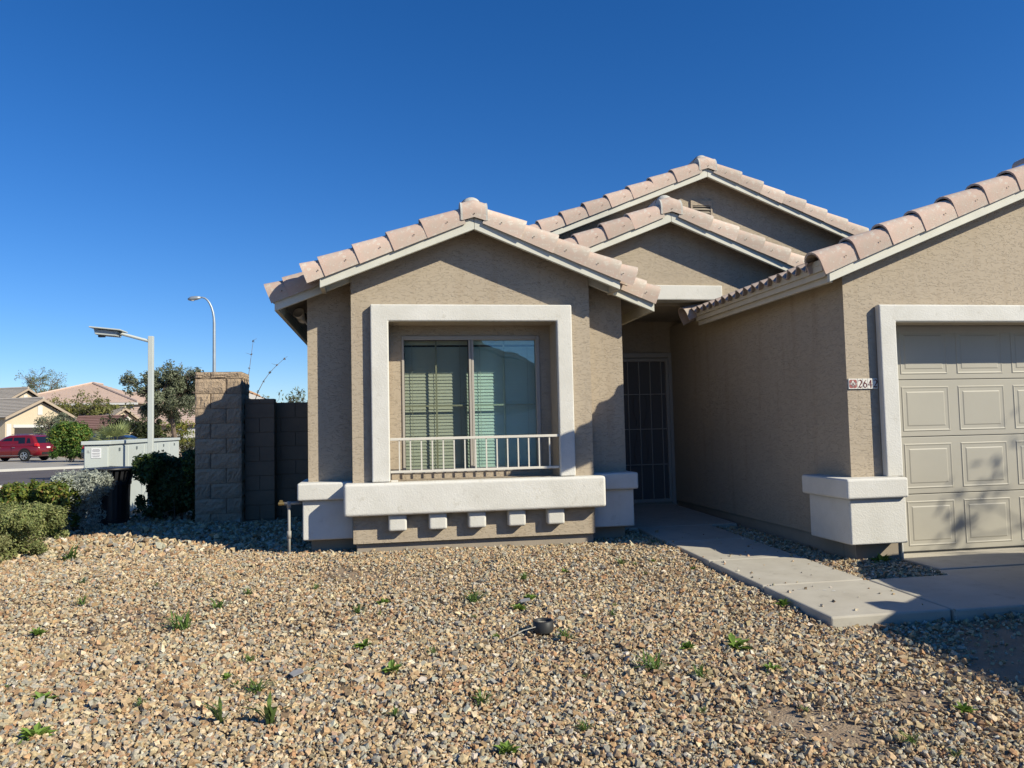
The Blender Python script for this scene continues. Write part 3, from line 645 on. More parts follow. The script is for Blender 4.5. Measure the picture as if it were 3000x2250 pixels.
# stepped fascia of the garage eave and the barrel tile closing its far end
zu = under(GX, GZB, 3.819)
q = MB(); q.box(3.815, 3.855, GG + .04, 8.88, zu - .005, zu + .085); q.build('fascia', 'fascia', gar, bevel=.003, seg=1)
q = MB(); q.box(3.785, 3.815, GG + .04, 8.88, zu + .048, zu + .132); q.build('fascia', 'fascia', gar, bevel=.003, seg=1)
q = MB(); q.box(3.765, 3.784, GG + .045, 8.86, zu + .1, zu + .165); q.build('fascia', 'fascia', gar, bevel=.003, seg=1)
q = MB(); q.box(3.76, 3.80, GG + .05, 8.86, zu + .155, zu + .2); q.build('bird_stop', 'fascia', gar)
o = place('rake_tile', RAKE_SHORT[-1], gar, loc=(3.90, 9.02, under(GX, GZB, 3.90) + HB)); o.scale = (1, -1, 1)
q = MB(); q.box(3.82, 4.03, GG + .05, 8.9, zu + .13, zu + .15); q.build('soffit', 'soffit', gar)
# gable louvre
b = MB(); b.box(4.43, 4.76, MW - .025, MW - .002, 4.66, 4.73); b.box(4.43, 4.455, MW - .024, MW - .002, 4.36, 4.66); b.box(4.735, 4.76, MW - .024, MW - .002, 4.36, 4.66)
gv = b.build('gable_vent', 'stucco', house)
b = MB(); b.box(4.455, 4.735, MW - .006, MW - .003, 4.36, 4.66); b.build('vent_backing', 'dark_gasket', gv)
for k in range(6):
    z = 4.40 + k * .048; b = MB(); b.add([(4.455, MW - .024, z), (4.735, MW - .024, z), (4.735, MW - .007, z + .035), (4.455, MW - .007, z + .035), (4.455, MW - .02, z - .004), (4.735, MW - .02, z - .004)], [(0, 1, 2, 3), (4, 5, 1, 0)]); b.build('louvre', 'soffit', gv)

# ---- window
b = MB(); wy0, wy1 = YB - .012, YB + .07
b.box(.178, .203, wy0, wy1, 1.04, 2.468); b.box(1.6, 1.64, wy0, wy1, 1.04, 2.468); b.box(.203, 1.6, wy0, wy1, 2.425, 2.468); b.box(.203, 1.6, wy0, wy1, 1.04, 1.082)
win = b.build('window', 'winframe', house, bevel=.003, seg=1)
b = MB(); b.box(.878, .902, wy0 - .004, wy1, 1.083, 2.424); b.box(.906, .932, wy0 + .004, wy1, 1.083, 2.424); b.build('meeting_rail', 'winframe', win, bevel=.003, seg=1)
b = MB(); b.box(.203, .878, YB + .006, YB + .010, 1.082, 2.425); b.build('pane', 'screen_glass', win)
b = MB(); b.box(.932, 1.6, YB + .03, YB + .034, 1.082, 2.425); b.build('pane', 'glass', win)
b = MB(); b.box(.203, .208, YB - .004, YB + .02, 1.082, 2.425); b.box(.871, .8775, YB - .004, YB + .02, 1.082, 2.425); b.box(.208, .871, YB - .004, YB + .02, 2.419, 2.4245); b.build('screen_frame', 'dark_gasket', win)
for x in (.538, 1.262):
    b = MB(); b.box(x - .009, x + .009, YB + .04, YB + .05, 1.082, 2.425); b.build('muntin', 'muntin', win)
for x0, x1 in ((.208, .871), (.935, 1.598)):
    b = MB(); b.box(x0, x1, YB + .0405, YB + .0495, 1.728, 1.746); b.build('muntin', 'muntin', win)
# dark room behind
b = MB(); b.box(-.1, 2.1, 10.2, 10.25, .5, 2.9); b.box(-.15, -.1, YB + .13, 10.2, .5, 2.9); b.box(2.1, 2.15, YB + .13, 10.2, .5, 2.9); b.box(-.1, 2.1, YB + .13, 10.2, .45, .5); b.box(-.1, 2.1, YB + .13, 10.2, 2.9, 2.95)
b.build('room_lining', 'room', house)
def blind(x0, x1, label):
    t = root('window_blind', ((x0 + x1) / 2, YB + .12, 1.08), label, 'blind', 'slatted blinds in the window')
    b = MB(); b.box(x0, x1, YB + .095, YB + .145, 2.385, 2.43); b.build('headrail', 'blind', t)
    sm_ = MB(); sm_.add([(x0, -.005, -.020), (x1, -.005, -.020), (x1, .006, .020), (x0, .006, .020), (x0, -.003, -.0205), (x1, -.003, -.0205), (x1, .008, .0195), (x0, .008, .0195)], [(0, 1, 2, 3), (7, 6, 5, 4), (0, 4, 5, 1), (3, 2, 6, 7)])
    me = sm_.mesh('slat', ['blind'])
    n = 37
    for k in range(n): place('slat', me, t, loc=(-t.location.x, YB + .12 - t.location.y + random.uniform(-.001, .001), 1.10 + k * (1.28 / n) - t.location.z))
    for f in (.14, .5, .86):
        b = MB(); x = x0 + (x1 - x0) * f; b.box(x - .0025, x + .0025, YB + .0965, YB + .0985, 1.09, 2.39); b.build('ladder_cord', 'cord', t)
blind(.19, .895, 'pale slatted blind behind the darker screened left window pane')
blind(.91, 1.625, 'pale slatted blind behind the clear right window pane')
# ---- railing in front of the window
b = MB(); b.box(.047, 1.755, BW - .045, BW - .015, 1.388, 1.414); b.box(.047, 1.755, BW - .045, BW - .015, 1.068, 1.092); b.box(.05, .12, BW - .04, BW - .02, .98, 1.0)
rl = b.build('window_railing', 'railing', house, bevel=.002, seg=1)
for k in range(15):
    x = .137 + k * .1085; b = MB(); b.box(x - .0065, x + .0065, BW - .037, BW - .024, 1.092, 1.388); b.build('baluster', 'railing', rl)

# ---- garage door
b = MB(); b.box(4.50, 9.5, 6.5, 6.53, .256, 2.45); gd = b.build('garage_door', 'garage', house)
b = MB(); g0, g1 = GW - .07, GW - .002
b.prism([(4.329, .985), (4.49, .985), (4.49, 2.355), (9.5, 2.355), (9.5, .985), (9.66, .985), (9.66, 2.51), (4.329, 2.51)], g0, g1)
b.build('garage_surround', 'trim', house, bevel=.014, seg=3)
b = MB(); b.box(4.50, 9.5, 6.475, 6.5, 2.30, 2.36); b.build('door_header', 'doormetal', house)
b = MB(); b.box(4.49, 4.5, GW, 6.5, .25, 2.36); b.build('door_jamb', 'trim', house)
secz = [.262, .79, 1.322, 1.856, 2.39]
for r_ in range(4):
    b = MB(); b.box(4.502, 9.498, 6.486, 6.499, secz[r_] + .003, secz[r_ + 1] - .004); sct = b.build('door_section', 'garage', gd, bevel=.004, seg=2)
    z0 = secz[r_] + .048; z1 = secz[r_ + 1] - .062
    for c in range(8):
        x0 = 4.762 + (c - 0) * .593; x1 = x0 + .50
        if c == 7: continue
        q = MB(); Y0 = 6.4845
        def ringf(i0, y_a, i1, y_b):
            A = [(x0 + i0, y_a, z0 + i0), (x1 - i0, y_a, z0 + i0), (x1 - i0, y_a, z1 - i0), (x0 + i0, y_a, z1 - i0)]
            B = [(x0 + i1, y_b, z0 + i1), (x1 - i1, y_b, z0 + i1), (x1 - i1, y_b, z1 - i1), (x0 + i1, y_b, z1 - i1)]
            q.add(A + B, [(0, 1, 5, 4), (1, 2, 6, 5), (2, 3, 7, 6), (3, 0, 4, 7)])
        ringf(0, 6.487, .010, 6.4805); ringf(.010, 6.4805, .022, 6.4845); ringf(.022, 6.4845, .05, 6.4850); ringf(.05, 6.4850, .060, 6.481)
        i = .06; q.add([(x0 + i, 6.481, z0 + i), (x1 - i, 6.481, z0 + i), (x1 - i, 6.481, z1 - i), (x0 + i, 6.481, z1 - i)], [(0, 1, 2, 3)])
        q.build('panel', 'garage', gd)
b = MB(); b.box(4.505, 9.495, 6.47, 6.5, .25, .262); b.build('bottom_seal', 'dark_gasket', gd)

# ---- front security door
b = MB(); b.box(3.035, 3.085, DY - .04, DY + .02, .378, 2.5); b.box(3.98, 4.03, DY - .04, DY + .02, .378, 2.5); b.box(3.085, 3.98, DY - .04, DY + .02, 2.43, 2.5); fd = b.build('front_door', 'doormetal', house, bevel=.004, seg=1)
b = MB(); b.box(3.09, 3.13, DY - .05, DY - .015, .40, 2.42); b.box(3.93, 3.972, DY - .05, DY - .015, .40, 2.42); b.box(3.13, 3.93, DY - .05, DY - .015, 2.375, 2.42); b.box(3.13, 3.93, DY - .05, DY - .015, .40, .445); b.build('door_leaf', 'doormetal', fd, bevel=.003, seg=1)
b = MB(); b.box(3.12, 3.94, DY - .012, DY - .006, .41, 2.41); b.build('door_screen', 'doormesh', fd)
b = MB(); b.box(3.03, 4.04, DY + .03, DY + .07, .37, 2.52); b.build('inner_door', 'doormetal', fd)
for x in (3.21, 3.375, 3.54, 3.703, 3.866):
    b = MB(); b.box(x - .006, x + .006, DY - .036, DY - .024, .445, 2.375); b.build('door_bar', 'doormetal', fd)
for z in (1.914, 1.424, .927):
    b = MB(); b.box(3.13, 3.93, DY - .0375, DY - .0255, z - .006, z + .006); b.build('door_bar', 'doormetal', fd)
for sx in (-1, 1):
    for sz in (-1, 1):
        b = MB(); pts = []
        for k in range(22):
            t = k / 21; r_ = .11 * (1 - .75 * t); a = t * 4.4 + .4
            pts.append((3.54 + sx * (.03 + .07 * math.sin(min(a, 3)) + (r_ - .11) * .3 * math.cos(a)), DY - .042, 1.43 + sz * (.42 * (1 - t) ** 1.3 + .03 + .05 * math.sin(a * 1.4))))
        b.tube(pts, .004, 5); b.build('door_scroll', 'doormesh', fd)
b = MB()
for z in (.75, 1.4, 2.2): b.box(3.966, 3.984, DY - .058, DY - .04, z, z + .1)
b.build('hinge', 'doormetal', fd)

# ------------------------------------------------------------------ house number plaque (five glazed tiles)
pq = root('house_number_plaque', (4.18, GW, 1.76), 'small cream tile plaque with a dark red emblem and number 2642', 'sign')
px0, pz0, pz1 = 4.036, 1.764, 1.856; wds = [.086, .049, .049, .049, .05]; x = px0; cells = []
for w_ in wds:
    b = MB(); b.box(x + .0006, x + w_ - .0006, GW - .014, GW - .001, pz0, pz1); b.build('number_tile', 'plaque', pq, bevel=.002, seg=1); cells.append((x, x + w_)); x += w_
def stroke(b, pts, w, y):
    for i in range(len(pts) - 1):
        (xa, za), (xb, zb_) = pts[i], pts[i + 1]; wa = w[i] if hasattr(w, '__len__') else w; wb = w[i + 1] if hasattr(w, '__len__') else w
        d = Vector((xb - xa, zb_ - za)); 
        if d.length < 1e-6: continue
        n_ = Vector((-d.y, d.x)).normalized(); yy = y - i * 1e-6
        b.add([(xa - n_.x * wa, yy, za - n_.y * wa), (xb - n_.x * wb, yy, zb_ - n_.y * wb), (xb + n_.x * wb, yy, zb_ + n_.y * wb), (xa + n_.x * wa, yy, za + n_.y * wa)], [(0, 1, 2, 3)])
        b.add([(xb + wb * math.cos(k * math.pi / 4), yy - 5e-7, zb_ + wb * math.sin(k * math.pi / 4)) for k in range(8)], [tuple(range(8))])
def digit(ch, c0, c1):
    w_ = c1 - c0; h = pz1 - pz0; P_ = lambda a, c: (c0 + w_ * (.14 + .72 * a), pz0 + h * (.14 + .72 * c))
    thin, thick = w_ * .05, w_ * .105
    b = MB()
    if ch == '2':
        arc = [(.5 + .46 * math.cos(t), .74 + .25 * math.sin(t)) for t in np.linspace(2.7, -.45, 10)]
        pts = arc + [(.62, .4), (.3, .16), (.06, .03)]; stroke(b, [P_(*p) for p in pts], [thin * 1.2] + [thin] * 3 + [thick] * 6 + [thick * .9, thin * 1.1, thin], GW - .0155)
        stroke(b, [P_(.06, .04), P_(.35, .08), P_(.7, .02), P_(.95, .16)], [thick * .9, thick, thick, thin], GW - .0158)
    if ch == '6':
        stroke(b, [P_(*p) for p in [(.86, .98), (.55, .86), (.25, .62), (.1, .34)]], [thin, thin * 1.2, thick, thick], GW - .0155)
        stroke(b, [P_(.5 + .42 * math.cos(t), .30 + .28 * math.sin(t)) for t in np.linspace(0, 2 * math.pi, 15)], thick * .8, GW - .0158)
    if ch == '4':
        stroke(b, [P_(.7, .98), P_(.05, .33)], thin * 1.2, GW - .0155); stroke(b, [P_(.02, .33), P_(.99, .33)], thin * 1.2, GW - .0158); stroke(b, [P_(.7, .98), P_(.7, .02)], thick, GW - .0161)
    b.build('digit', 'plaque_ink', pq)
for ch, (a, c) in zip('2642', cells[1:]): digit(ch, a, c)
b = MB(); cx, cz = px0 + .043, (pz0 + pz1) / 2; h_ = .039
for sx in (-1, 1):
    for sz in (-1, 1):
        for k, (o0, o1) in enumerate(((.0, .016), (.019, .030))):
            p = [(h_ - .012 - o0, h_ - 0.002), (h_ - .002, h_ - .012 - o0), (h_ - .002, h_ - .028 - o1 * .3), (h_ - .028 - o1 * .3, h_ - .002)] if k == 0 else [(h_ - .034, h_ - .001), (h_ - .001, h_ - .034), (h_ - .006, h_ - .039), (h_ - .039, h_ - .006)]
            b.add([(cx + sx * a, GW - .0152, cz + sz * c) for a, c in p], [(0, 1, 2, 3)])
b.build('emblem_corner', 'plaque_red', pq)
b = MB()
for sx in (-1, 1):
    stroke(b, [(cx + sx * a, cz + c) for a, c in ((.018, .021), (.012, .018), (.008, .006), (.002, -.004), (.0, -.008))], .0022, GW - .0155)
    stroke(b, [(cx + sx * a, cz + c) for a, c in ((.028, .01), (.022, .008), (.02, -.006), (.012, -.013), (.004, -.008), (-.004, -.004))], .0019, GW - .0158)
    stroke(b, [(cx + sx * a, cz + c) for a, c in ((.006, -.012), (.010, -.018), (.006, -.024), (0, -.024))], .0022, GW - .0161)
b.build('emblem_line', 'plaque_ink', pq)

# ------------------------------------------------------------------ flood light under the eave, standpipe, pipe ring, chips
fl = root('flood_light', (-.77, 8.62, 2.72), 'white twin flood light under the left eave of the house', 'lamp')
b = MB(); b.lathe([(.05, -.012), (.05, .012)], n=14); o = b.build('base_plate', 'white_plastic', fl, world=False); o.rotation_euler = (0, R(90), 0); o.location = (-.012, 0, -.06)
for dy, rz in ((-.08, -20), (.09, 25)):
    b = MB(); b.lathe([(.022, 0), (.03, .03), (.055, .09), (.062, .13), (.055, .132), (.045, .12)], n=16); o = b.build('lamp_head', 'white_plastic', fl, smooth=True, world=False); o.location = (-.09, dy, .0); o.rotation_euler = (R(60 if dy < 0 else -60), R(-35), 0)
b = MB(); b.tube([(-.01, 0, -.06), (-.06, -.03, -.04), (-.09, -.08, 0)], .012, 6); b.tube([(-.01, 0, -.06), (-.06, .03, -.04), (-.09, .09, 0)], .012, 6); b.build('lamp_arm', 'white_plastic', fl, world=False)

sp = root('standpipe', (-.95, 7.93, .28), 'thin grey standpipe rising from the gravel beside the house corner', 'pipe')
b = MB(); b.tube([(0, 0, -.05), (0, 0, .50)], .014, 10); b.tube([(0, 0, -.02), (0, 0, .03)], .02, 10); b.tube([(0, 0, .17), (0, 0, .24)], .021, 10); b.build('riser', 'pvc', sp, world=False, smooth=True)
b = MB(); b.tube([(-.05, 0, .51), (.14, 0, .515)], .016, 10); b.tube([(0, 0, .47), (0, 0, .53)], .021, 10); b.build('cross_pipe', 'pvc', sp, world=False, smooth=True)
b = MB(); b.tube([(-.10, 0, .51), (-.045, 0, .51)], .018, 8); b.box(-.09, -.06, -.008, .008, .52, .545); b.build('valve', 'brass', sp, world=False)

ring = root('pipe_ring', (.96, 4.79, float(gz(.96, 4.79)) + .026), 'black plastic pipe end sticking out of the gravel', 'pipe')
b = MB(); b.lathe([(.062, -.02), (.066, .045), (.058, .05), (.052, .045), (.050, .012)], n=22, cap=False); b.build('collar', 'plastic_black', ring, world=False, smooth=True)
b = MB(); b.lathe([(.046, .0), (.052, .02), (.047, .03), (.044, .01)], n=20, cap=False); b.build('inner_rim', 'pvc', ring, world=False)
b = MB(); b.lathe([(.05, .014), (.02, .017)], n=14); b.build('soil_plug', 'soil', ring, world=False)
b = MB(); b.tube([(.92 - .96, -.03, .02), (-.14, -.07, .012), (-.24, -.15, -.004)], .003, 5); b.build('tubing', 'pvc', ring, world=False)
for x, y, rz, lab in ((.97, 5.49, .3, 'flat grey slate chip lying on gravel in front of the bay window'), (-.48, 4.27, .9, 'flat grey slate chip lying on gravel in the left foreground')):
    b = MB(); b.prism_z([(-.042, -.02), (.03, -.026), (.048, .012), (.01, .03), (-.028, .022)], 0, .006); o = b.build('slate_chip', 'slate'); o.location = (x, y, float(gz(x, y)) + .028); o.rotation_euler = (.08, -.1, rz); tag(o, lab, 'stone')

# ------------------------------------------------------------------ foliage helpers
def leaves(centres, size, n, spread, pal, up=.3, aspect=2.2, seed=0, shell=None, sag=0.):
    """n leaf quads scattered round clump centres; returns verts, faces, cols."""
    rg = np.random.default_rng(seed); C = np.asarray(centres, float); k = rg.integers(0, len(C), n)
    sp_ = np.asarray(spread); d = rg.normal(0, 1, (n, 3)); d /= np.linalg.norm(d, axis=1)[:, None] + 1e-9
    rad = rg.random(n) ** (1 / 2.2); P = C[k, :3] + d * rad[:, None] * (C[k, 3:4] if C.shape[1] > 3 else 1.) * sp_
    P[:, 2] -= sag * rad
    nrm_ = d + rg.normal(0, .7, (n, 3)); nrm_[:, 2] += up; nrm_ /= np.linalg.norm(nrm_, axis=1)[:, None]
    t = rg.normal(0, 1, (n, 3)); t -= nrm_ * (t * nrm_).sum(1)[:, None]; t /= np.linalg.norm(t, axis=1)[:, None] + 1e-9; bt = np.cross(nrm_, t)
    s = size * rg.uniform(.6, 1.35, n)[:, None]; w = s / aspect
    V = np.stack([P - t * s, P + bt * w - t * s * .1, P + t * s, P - bt * w - t * s * .1], 1).reshape(-1, 3)
    F_ = np.arange(n * 4).reshape(n, 4); pal = np.asarray(pal)
    cl = rg.uniform(.75, 1.2, len(C)); c = pal[rg.integers(0, len(pal), n)] * (cl[k] * rg.uniform(.8, 1.2, n))[:, None]
    return V, F_, np.repeat(c, 4, 0)
def leaf_obj(name, parts, parent):
    V = []; F_ = []; C = []; nb = 0
    for v, f, c in parts: V.append(v); F_.append(f + nb); C.append(c); nb += len(v)
    o = bpy.data.objects.new(name, np_mesh(name, np.concatenate(V), np.concatenate(F_), 'leaf', np.concatenate(C))); COL.objects.link(o); o.parent = parent; return o
def limbs(b, p0, p1, r0, r1, depth, rg, tips, spread=.5, n=3):
    mid = (p0 + p1) / 2 + Vector([rg.normal(0, .08) * (p1 - p0).length for _ in range(3)])
    b.tube([p0, mid, p1], [r0, (r0 + r1) / 2, r1], 6, caps=False)
    if depth == 0: tips.append(p1); return
    for k in range(n):
        d = (p1 - p0).normalized() + Vector([rg.normal(0, spread) for _ in range(3)]); d.z = abs(d.z) * .8 + .1
        limbs(b, p1, p1 + d.normalized() * (p1 - p0).length * rg.uniform(.6, .9), r1, r1 * .55, depth - 1, rg, tips, spread, n)
def shrub(name, loc, rx, ry, rz, n, size, pal, label, group=None, seed=0, flat=.0, aspect=2.0, cat='shrub', base=.08, inner=.3, tips_pal=None):
    t = root(name, loc, label, cat, group); rg = np.random.default_rng(seed)
    m = 150; cs = []
    for _ in range(m):
        d = rg.normal(0, 1, 3); d /= np.linalg.norm(d); d[2] = abs(d[2]) if rg.random() < .75 else d[2]
        e = np.sign(d) * np.abs(d) ** (1 - flat); r_ = rg.uniform(.8, 1.0)
        cs.append((e[0] * rx * r_, e[1] * ry * r_, rz * .5 + base + e[2] * rz * .5 * r_, .115 * max(rx, rz) * rg.uniform(.6, 1.5)))
    parts = [leaves(cs, size, int(n * .8), (1, 1, 1), pal, seed=seed, aspect=aspect)]
    parts.append(leaves([(0, 0, rz * .5 + base, 1)], size, int(n * inner), (rx * .85, ry * .85, rz * .45), pal, seed=seed + 1, aspect=aspect))
    if tips_pal: 
        top = [c for c in cs if c[2] > rz * .55]; parts.append(leaves(top, size, int(n * .25), (1, 1, 1), tips_pal, seed=seed + 5, aspect=aspect, up=1))
    leaf_obj('foliage', parts, t)
    b = MB()
    for k in range(14):
        a = rg.uniform(0, 6.28); r_ = rg.uniform(.2, .9); e = Vector((math.cos(a) * rx * r_, math.sin(a) * ry * r_, rz * rg.uniform(.4, .85)))
        b.tube([(e.x * .15, e.y * .15, -.05), e * .55 + Vector((0, 0, -.05)), e], [.012, .008, .003], 5, caps=False)
        for j in range(3):
            d = Vector((rg.normal(0, .12), rg.normal(0, .12), rg.uniform(-.05, .15))); b.tube([e * .6, e * .6 + d], [.005, .002], 4, caps=False)
    b.build('stem', 'twig', t, world=False); return t
G_OL = [(.105, .115, .045), (.13, .13, .05), (.085, .1, .045), (.15, .14, .06)]
shrub('round_shrub', (-3.87, 8.72, .20), .47, .5, .50, 34000, .0125, [(.22, .26, .09), (.26, .28, .10), (.19, .225, .08), (.30, .30, .12)], 'round clipped olive-green shrub at the left edge of the gravel', seed=11, aspect=1.8, flat=.5)
shrub('round_shrub', (-4.05, 8.05, .18), .5, .45, .40, 12000, .013, [(.24, .25, .10), (.20, .215, .09), (.27, .25, .11)], 'low olive-green shrub partly cut off by the left picture edge', seed=12, aspect=1.8, flat=.1)
shrub('leafy_hedge', (-4.16, 10.28, .25), .37, .34, .60, 9000, .026, [(.10, .16, .03), (.15, .19, .035), (.20, .22, .04), (.08, .13, .03)], 'clipped hedge with yellow-green leaves and reddish tips behind the round shrub', cat='hedge', seed=13, flat=.65, tips_pal=[(.24, .25, .04), (.22, .13, .05), (.28, .26, .05)])
shrub('silver_shrub', (-3.84, 10.66, .25), .27, .32, .70, 15000, .016, [(.42, .45, .37), (.36, .39, .32), (.48, .50, .42)], 'silvery grey-leaved shrub beside the black litter bin', seed=14, flat=.65, aspect=2.6)
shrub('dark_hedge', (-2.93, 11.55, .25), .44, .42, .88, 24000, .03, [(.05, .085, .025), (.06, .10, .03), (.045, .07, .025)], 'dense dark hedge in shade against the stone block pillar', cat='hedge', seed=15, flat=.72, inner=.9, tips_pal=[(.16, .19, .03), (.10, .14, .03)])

# ------------------------------------------------------------------ block pillar and yard wall
pil = root('block_pillar', (-2.23, 11.24, .28), 'split-face tan concrete block pillar at the corner of the yard wall', 'pillar')
def rough_block(w, d, h, seed):
    # faces split rough: front, left and right faces are grids pushed out unevenly
    rg = np.random.default_rng(seed); b = MB()
    nu, nv = 9, 5
    def face(fn, n_, nu):
        base = len(b.v)
        disp = rg.uniform(-.006, .016, (nu + 1, nv + 1)); disp = (disp + np.roll(disp, 1, 0) * .5) / 1.3
        for i in range(nu + 1):
            for j in range(nv + 1):
                e = 0 if (i in (0, nu) or j in (0, nv)) else 1; p = fn(i / nu, j / nv); k = disp[i, j] if e else -.004
                b.v.append((p[0] + n_[0] * k, p[1] + n_[1] * k, p[2]))
        for i in range(nu):
            for j in range(nv):
                a = base + i * (nv + 1) + j; b.f.append((a, a + nv + 1, a + nv + 2, a + 1)); b.mi.append(0)
    face(lambda s, t: (s * w, 0, t * h), (0, -1), nu); face(lambda s, t: (w, s * d, t * h), (1, 0), 6); face(lambda s, t: (0, d - s * d, t * h), (-1, 0), 6); face(lambda s, t: (w - s * w, d, t * h), (0, 1), nu)
    b.add([(0, 0, h), (w, 0, h), (w, d, h), (0, d, h)], [(0, 1, 2, 3)])
    return b.mesh('block', ['block'])
BLK = {}
for w_ in (.402, .2): BLK[w_] = [rough_block(w_ - .004, .30, .199, s) for s in range(3)]
CAPB = {w_: [rough_block(w_ - .004, .30, .09, s + 9) for s in range(2)] for w_ in (.402, .2)}
z = -.06
for c in range(11):
    last = c == 10; st_ = CAPB if last else BLK
    for row in (0, 1):
        wsq = (.2, .402) if (c + row) % 2 == 0 else (.402, .2); x = -.304
        for w_ in wsq:
            me = random.choice(st_[w_]); place('block', me, pil, loc=(x + .004, -.304 + row * .304, z)); x += w_ + .004
    z += .092 if last else .2025
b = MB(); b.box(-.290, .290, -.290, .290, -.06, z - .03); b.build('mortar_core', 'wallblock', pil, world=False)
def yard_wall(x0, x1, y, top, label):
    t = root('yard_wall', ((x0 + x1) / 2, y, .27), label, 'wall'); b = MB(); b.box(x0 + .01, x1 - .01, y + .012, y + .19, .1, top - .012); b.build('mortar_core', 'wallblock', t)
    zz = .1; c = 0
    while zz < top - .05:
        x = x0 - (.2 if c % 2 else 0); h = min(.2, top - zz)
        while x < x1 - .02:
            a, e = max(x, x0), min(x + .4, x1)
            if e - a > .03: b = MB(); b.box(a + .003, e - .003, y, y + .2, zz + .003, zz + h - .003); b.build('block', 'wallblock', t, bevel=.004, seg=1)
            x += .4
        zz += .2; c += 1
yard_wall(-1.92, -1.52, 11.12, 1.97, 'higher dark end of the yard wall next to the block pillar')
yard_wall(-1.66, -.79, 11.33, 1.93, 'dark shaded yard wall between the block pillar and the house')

# ------------------------------------------------------------------ litter bin
can = root('litter_bin', (-3.74, 11.36, .27), 'black slatted metal litter bin behind the silvery shrub', 'bin')
prof = [(.25, .0), (.255, .35), (.26, .55), (.275, .62), (.315, .76)]
for k in range(26):
    a = 2 * math.pi * k / 26; da = .068; b = MB(); vs = []
    for r_, zz in prof:
        for s_ in (-1, 1): vs.append((r_ * math.cos(a + s_ * da), r_ * math.sin(a + s_ * da), zz))
    for r_, zz in prof:
        for s_ in (-1, 1): vs.append(((r_ - .012) * math.cos(a + s_ * da), (r_ - .012) * math.sin(a + s_ * da), zz))
    n_ = len(prof) * 2
    fs = [(2 * i, 2 * i + 1, 2 * i + 3, 2 * i + 2) for i in range(len(prof) - 1)] + [(n_ + 2 * i + 1, n_ + 2 * i, n_ + 2 * i + 2, n_ + 2 * i + 3) for i in range(len(prof) - 1)]
    b.add(vs, fs); b.build('slat', 'canmetal', can, world=False)
b = MB(); b.lathe([(.235, .03), (.24, .5), (.24, .58), (.2, .58)], n=28); b.build('liner', 'canmetal', can, world=False)
for zz, r_ in ((.05, .262), (.56, .272)):
    b = MB(); b.lathe([(r_, zz), (r_ + .004, zz + .045), (r_ - .02, zz + .045), (r_ - .02, zz)], n=28, cap=False); b.build('band', 'canmetal', can, world=False)
b = MB(); b.lathe([(.30, .755), (.345, .765), (.35, .785), (.33, .795), (.22, .80), (.13, .805), (.12, .77)], n=36); b.build('rim_lid', 'canmetal', can, world=False, smooth=True)

# ------------------------------------------------------------------ mailbox cabinet row with solar lamp
c0 = Vector((-4.12, 12.47, .2)); c1 = Vector((-4.62, 18.44, .2)); cd = (c1 - c0); L_ = cd.length; ang = math.atan2(cd.y, cd.x)
cab = root('mailbox_cabinet', c0, 'long pale grey mailbox cabinet with notice, by the street', 'cabinet', rz=ang)
# local x along the row (away from the viewer), local y to the left
b = MB(); b.box(0, L_, .0, .34, .0, 1.17); b.build('body', 'cabinet', cab, bevel=.006, world=False)
b = MB(); b.box(-.04, L_ + .04, -.03, .37, 1.17, 1.225); b.build('top_cap', 'cabinet', cab, bevel=.006, world=False)
for k in range(5):
    w_ = L_ / 5; b = MB(); b.box(k * w_ + .015, (k + 1) * w_ - .015, -.012, -.001, .1, 1.14); d = b.build('door', 'cabinet', cab, bevel=.004, seg=1, world=False)
    b = MB(); b.box(k * w_ + w_ * .45, k * w_ + w_ * .45 + .09, -.02, -.013, 1.06, 1.11); b.build('lock', 'cabinet_dark', d, world=False)
b = MB(); b.box(-.012, -.001, .01, .33, .06, 1.15); dd = b.build('end_panel', 'cabinet', cab, bevel=.004, seg=1, world=False)
b = MB(); b.box(-.018, -.013, .10, .235, .97, 1.12); ntc = b.build('notice', 'notice', cab, world=False)
b = MB()
for k, (zz, wd) in enumerate(((1.10, .09), (1.085, .11), (1.07, .1), (1.045, .11), (1.03, .1), (1.005, .11), (.99, .09))): b.box(-.0195, -.0185, .168 - wd / 2, .168 + wd / 2, zz - .0035, zz + .0035)
b.build('notice_text', 'notice_ink', ntc, world=False)
b = MB(); b.box(-.0165, -.013, .285, .29, 1.05, 1.09); b.box(-.0165, -.013, .265, .27, 1.05, 1.09); b.box(-.0165, -.013, .255, .27, 1.05, 1.056); b.build('unit_mark', 'notice_ink', cab, world=False)
lp = root('solar_lamp', (-3.66, 12.95, .2), 'pale grey square pole with a flat solar lamp on its arm', 'lamp')
b = MB(); b.box(-.038, .038, -.038, .038, 0, 2.87); b.build('pole', 'polepaint', lp, bevel=.006, world=False)
b = MB(); b.tube([(-.03, -.01, 2.79), (-.52, -.05, 2.93)], .024, 8); b.build('arm', 'polepaint', lp, world=False)
b = MB(); b.prism([(-.78, 2.885), (-.47, 2.855), (-.45, 2.935), (-.80, 2.97)], -.16, .08); b.build('battery_box', 'polepaint', lp, bevel=.008, world=False)
b = MB(); b.prism([(-.85, 2.985), (-.39, 2.935), (-.39, 2.956), (-.85, 3.006)], -.22, .14); b.build('solar_panel', 'polepaint', lp, bevel=.005, world=False)
b = MB(); b.box(-.76, -.67, -.08, -.02, 2.85, 2.885); b.build('lamp_head', 'cabinet_dark', lp, world=False)

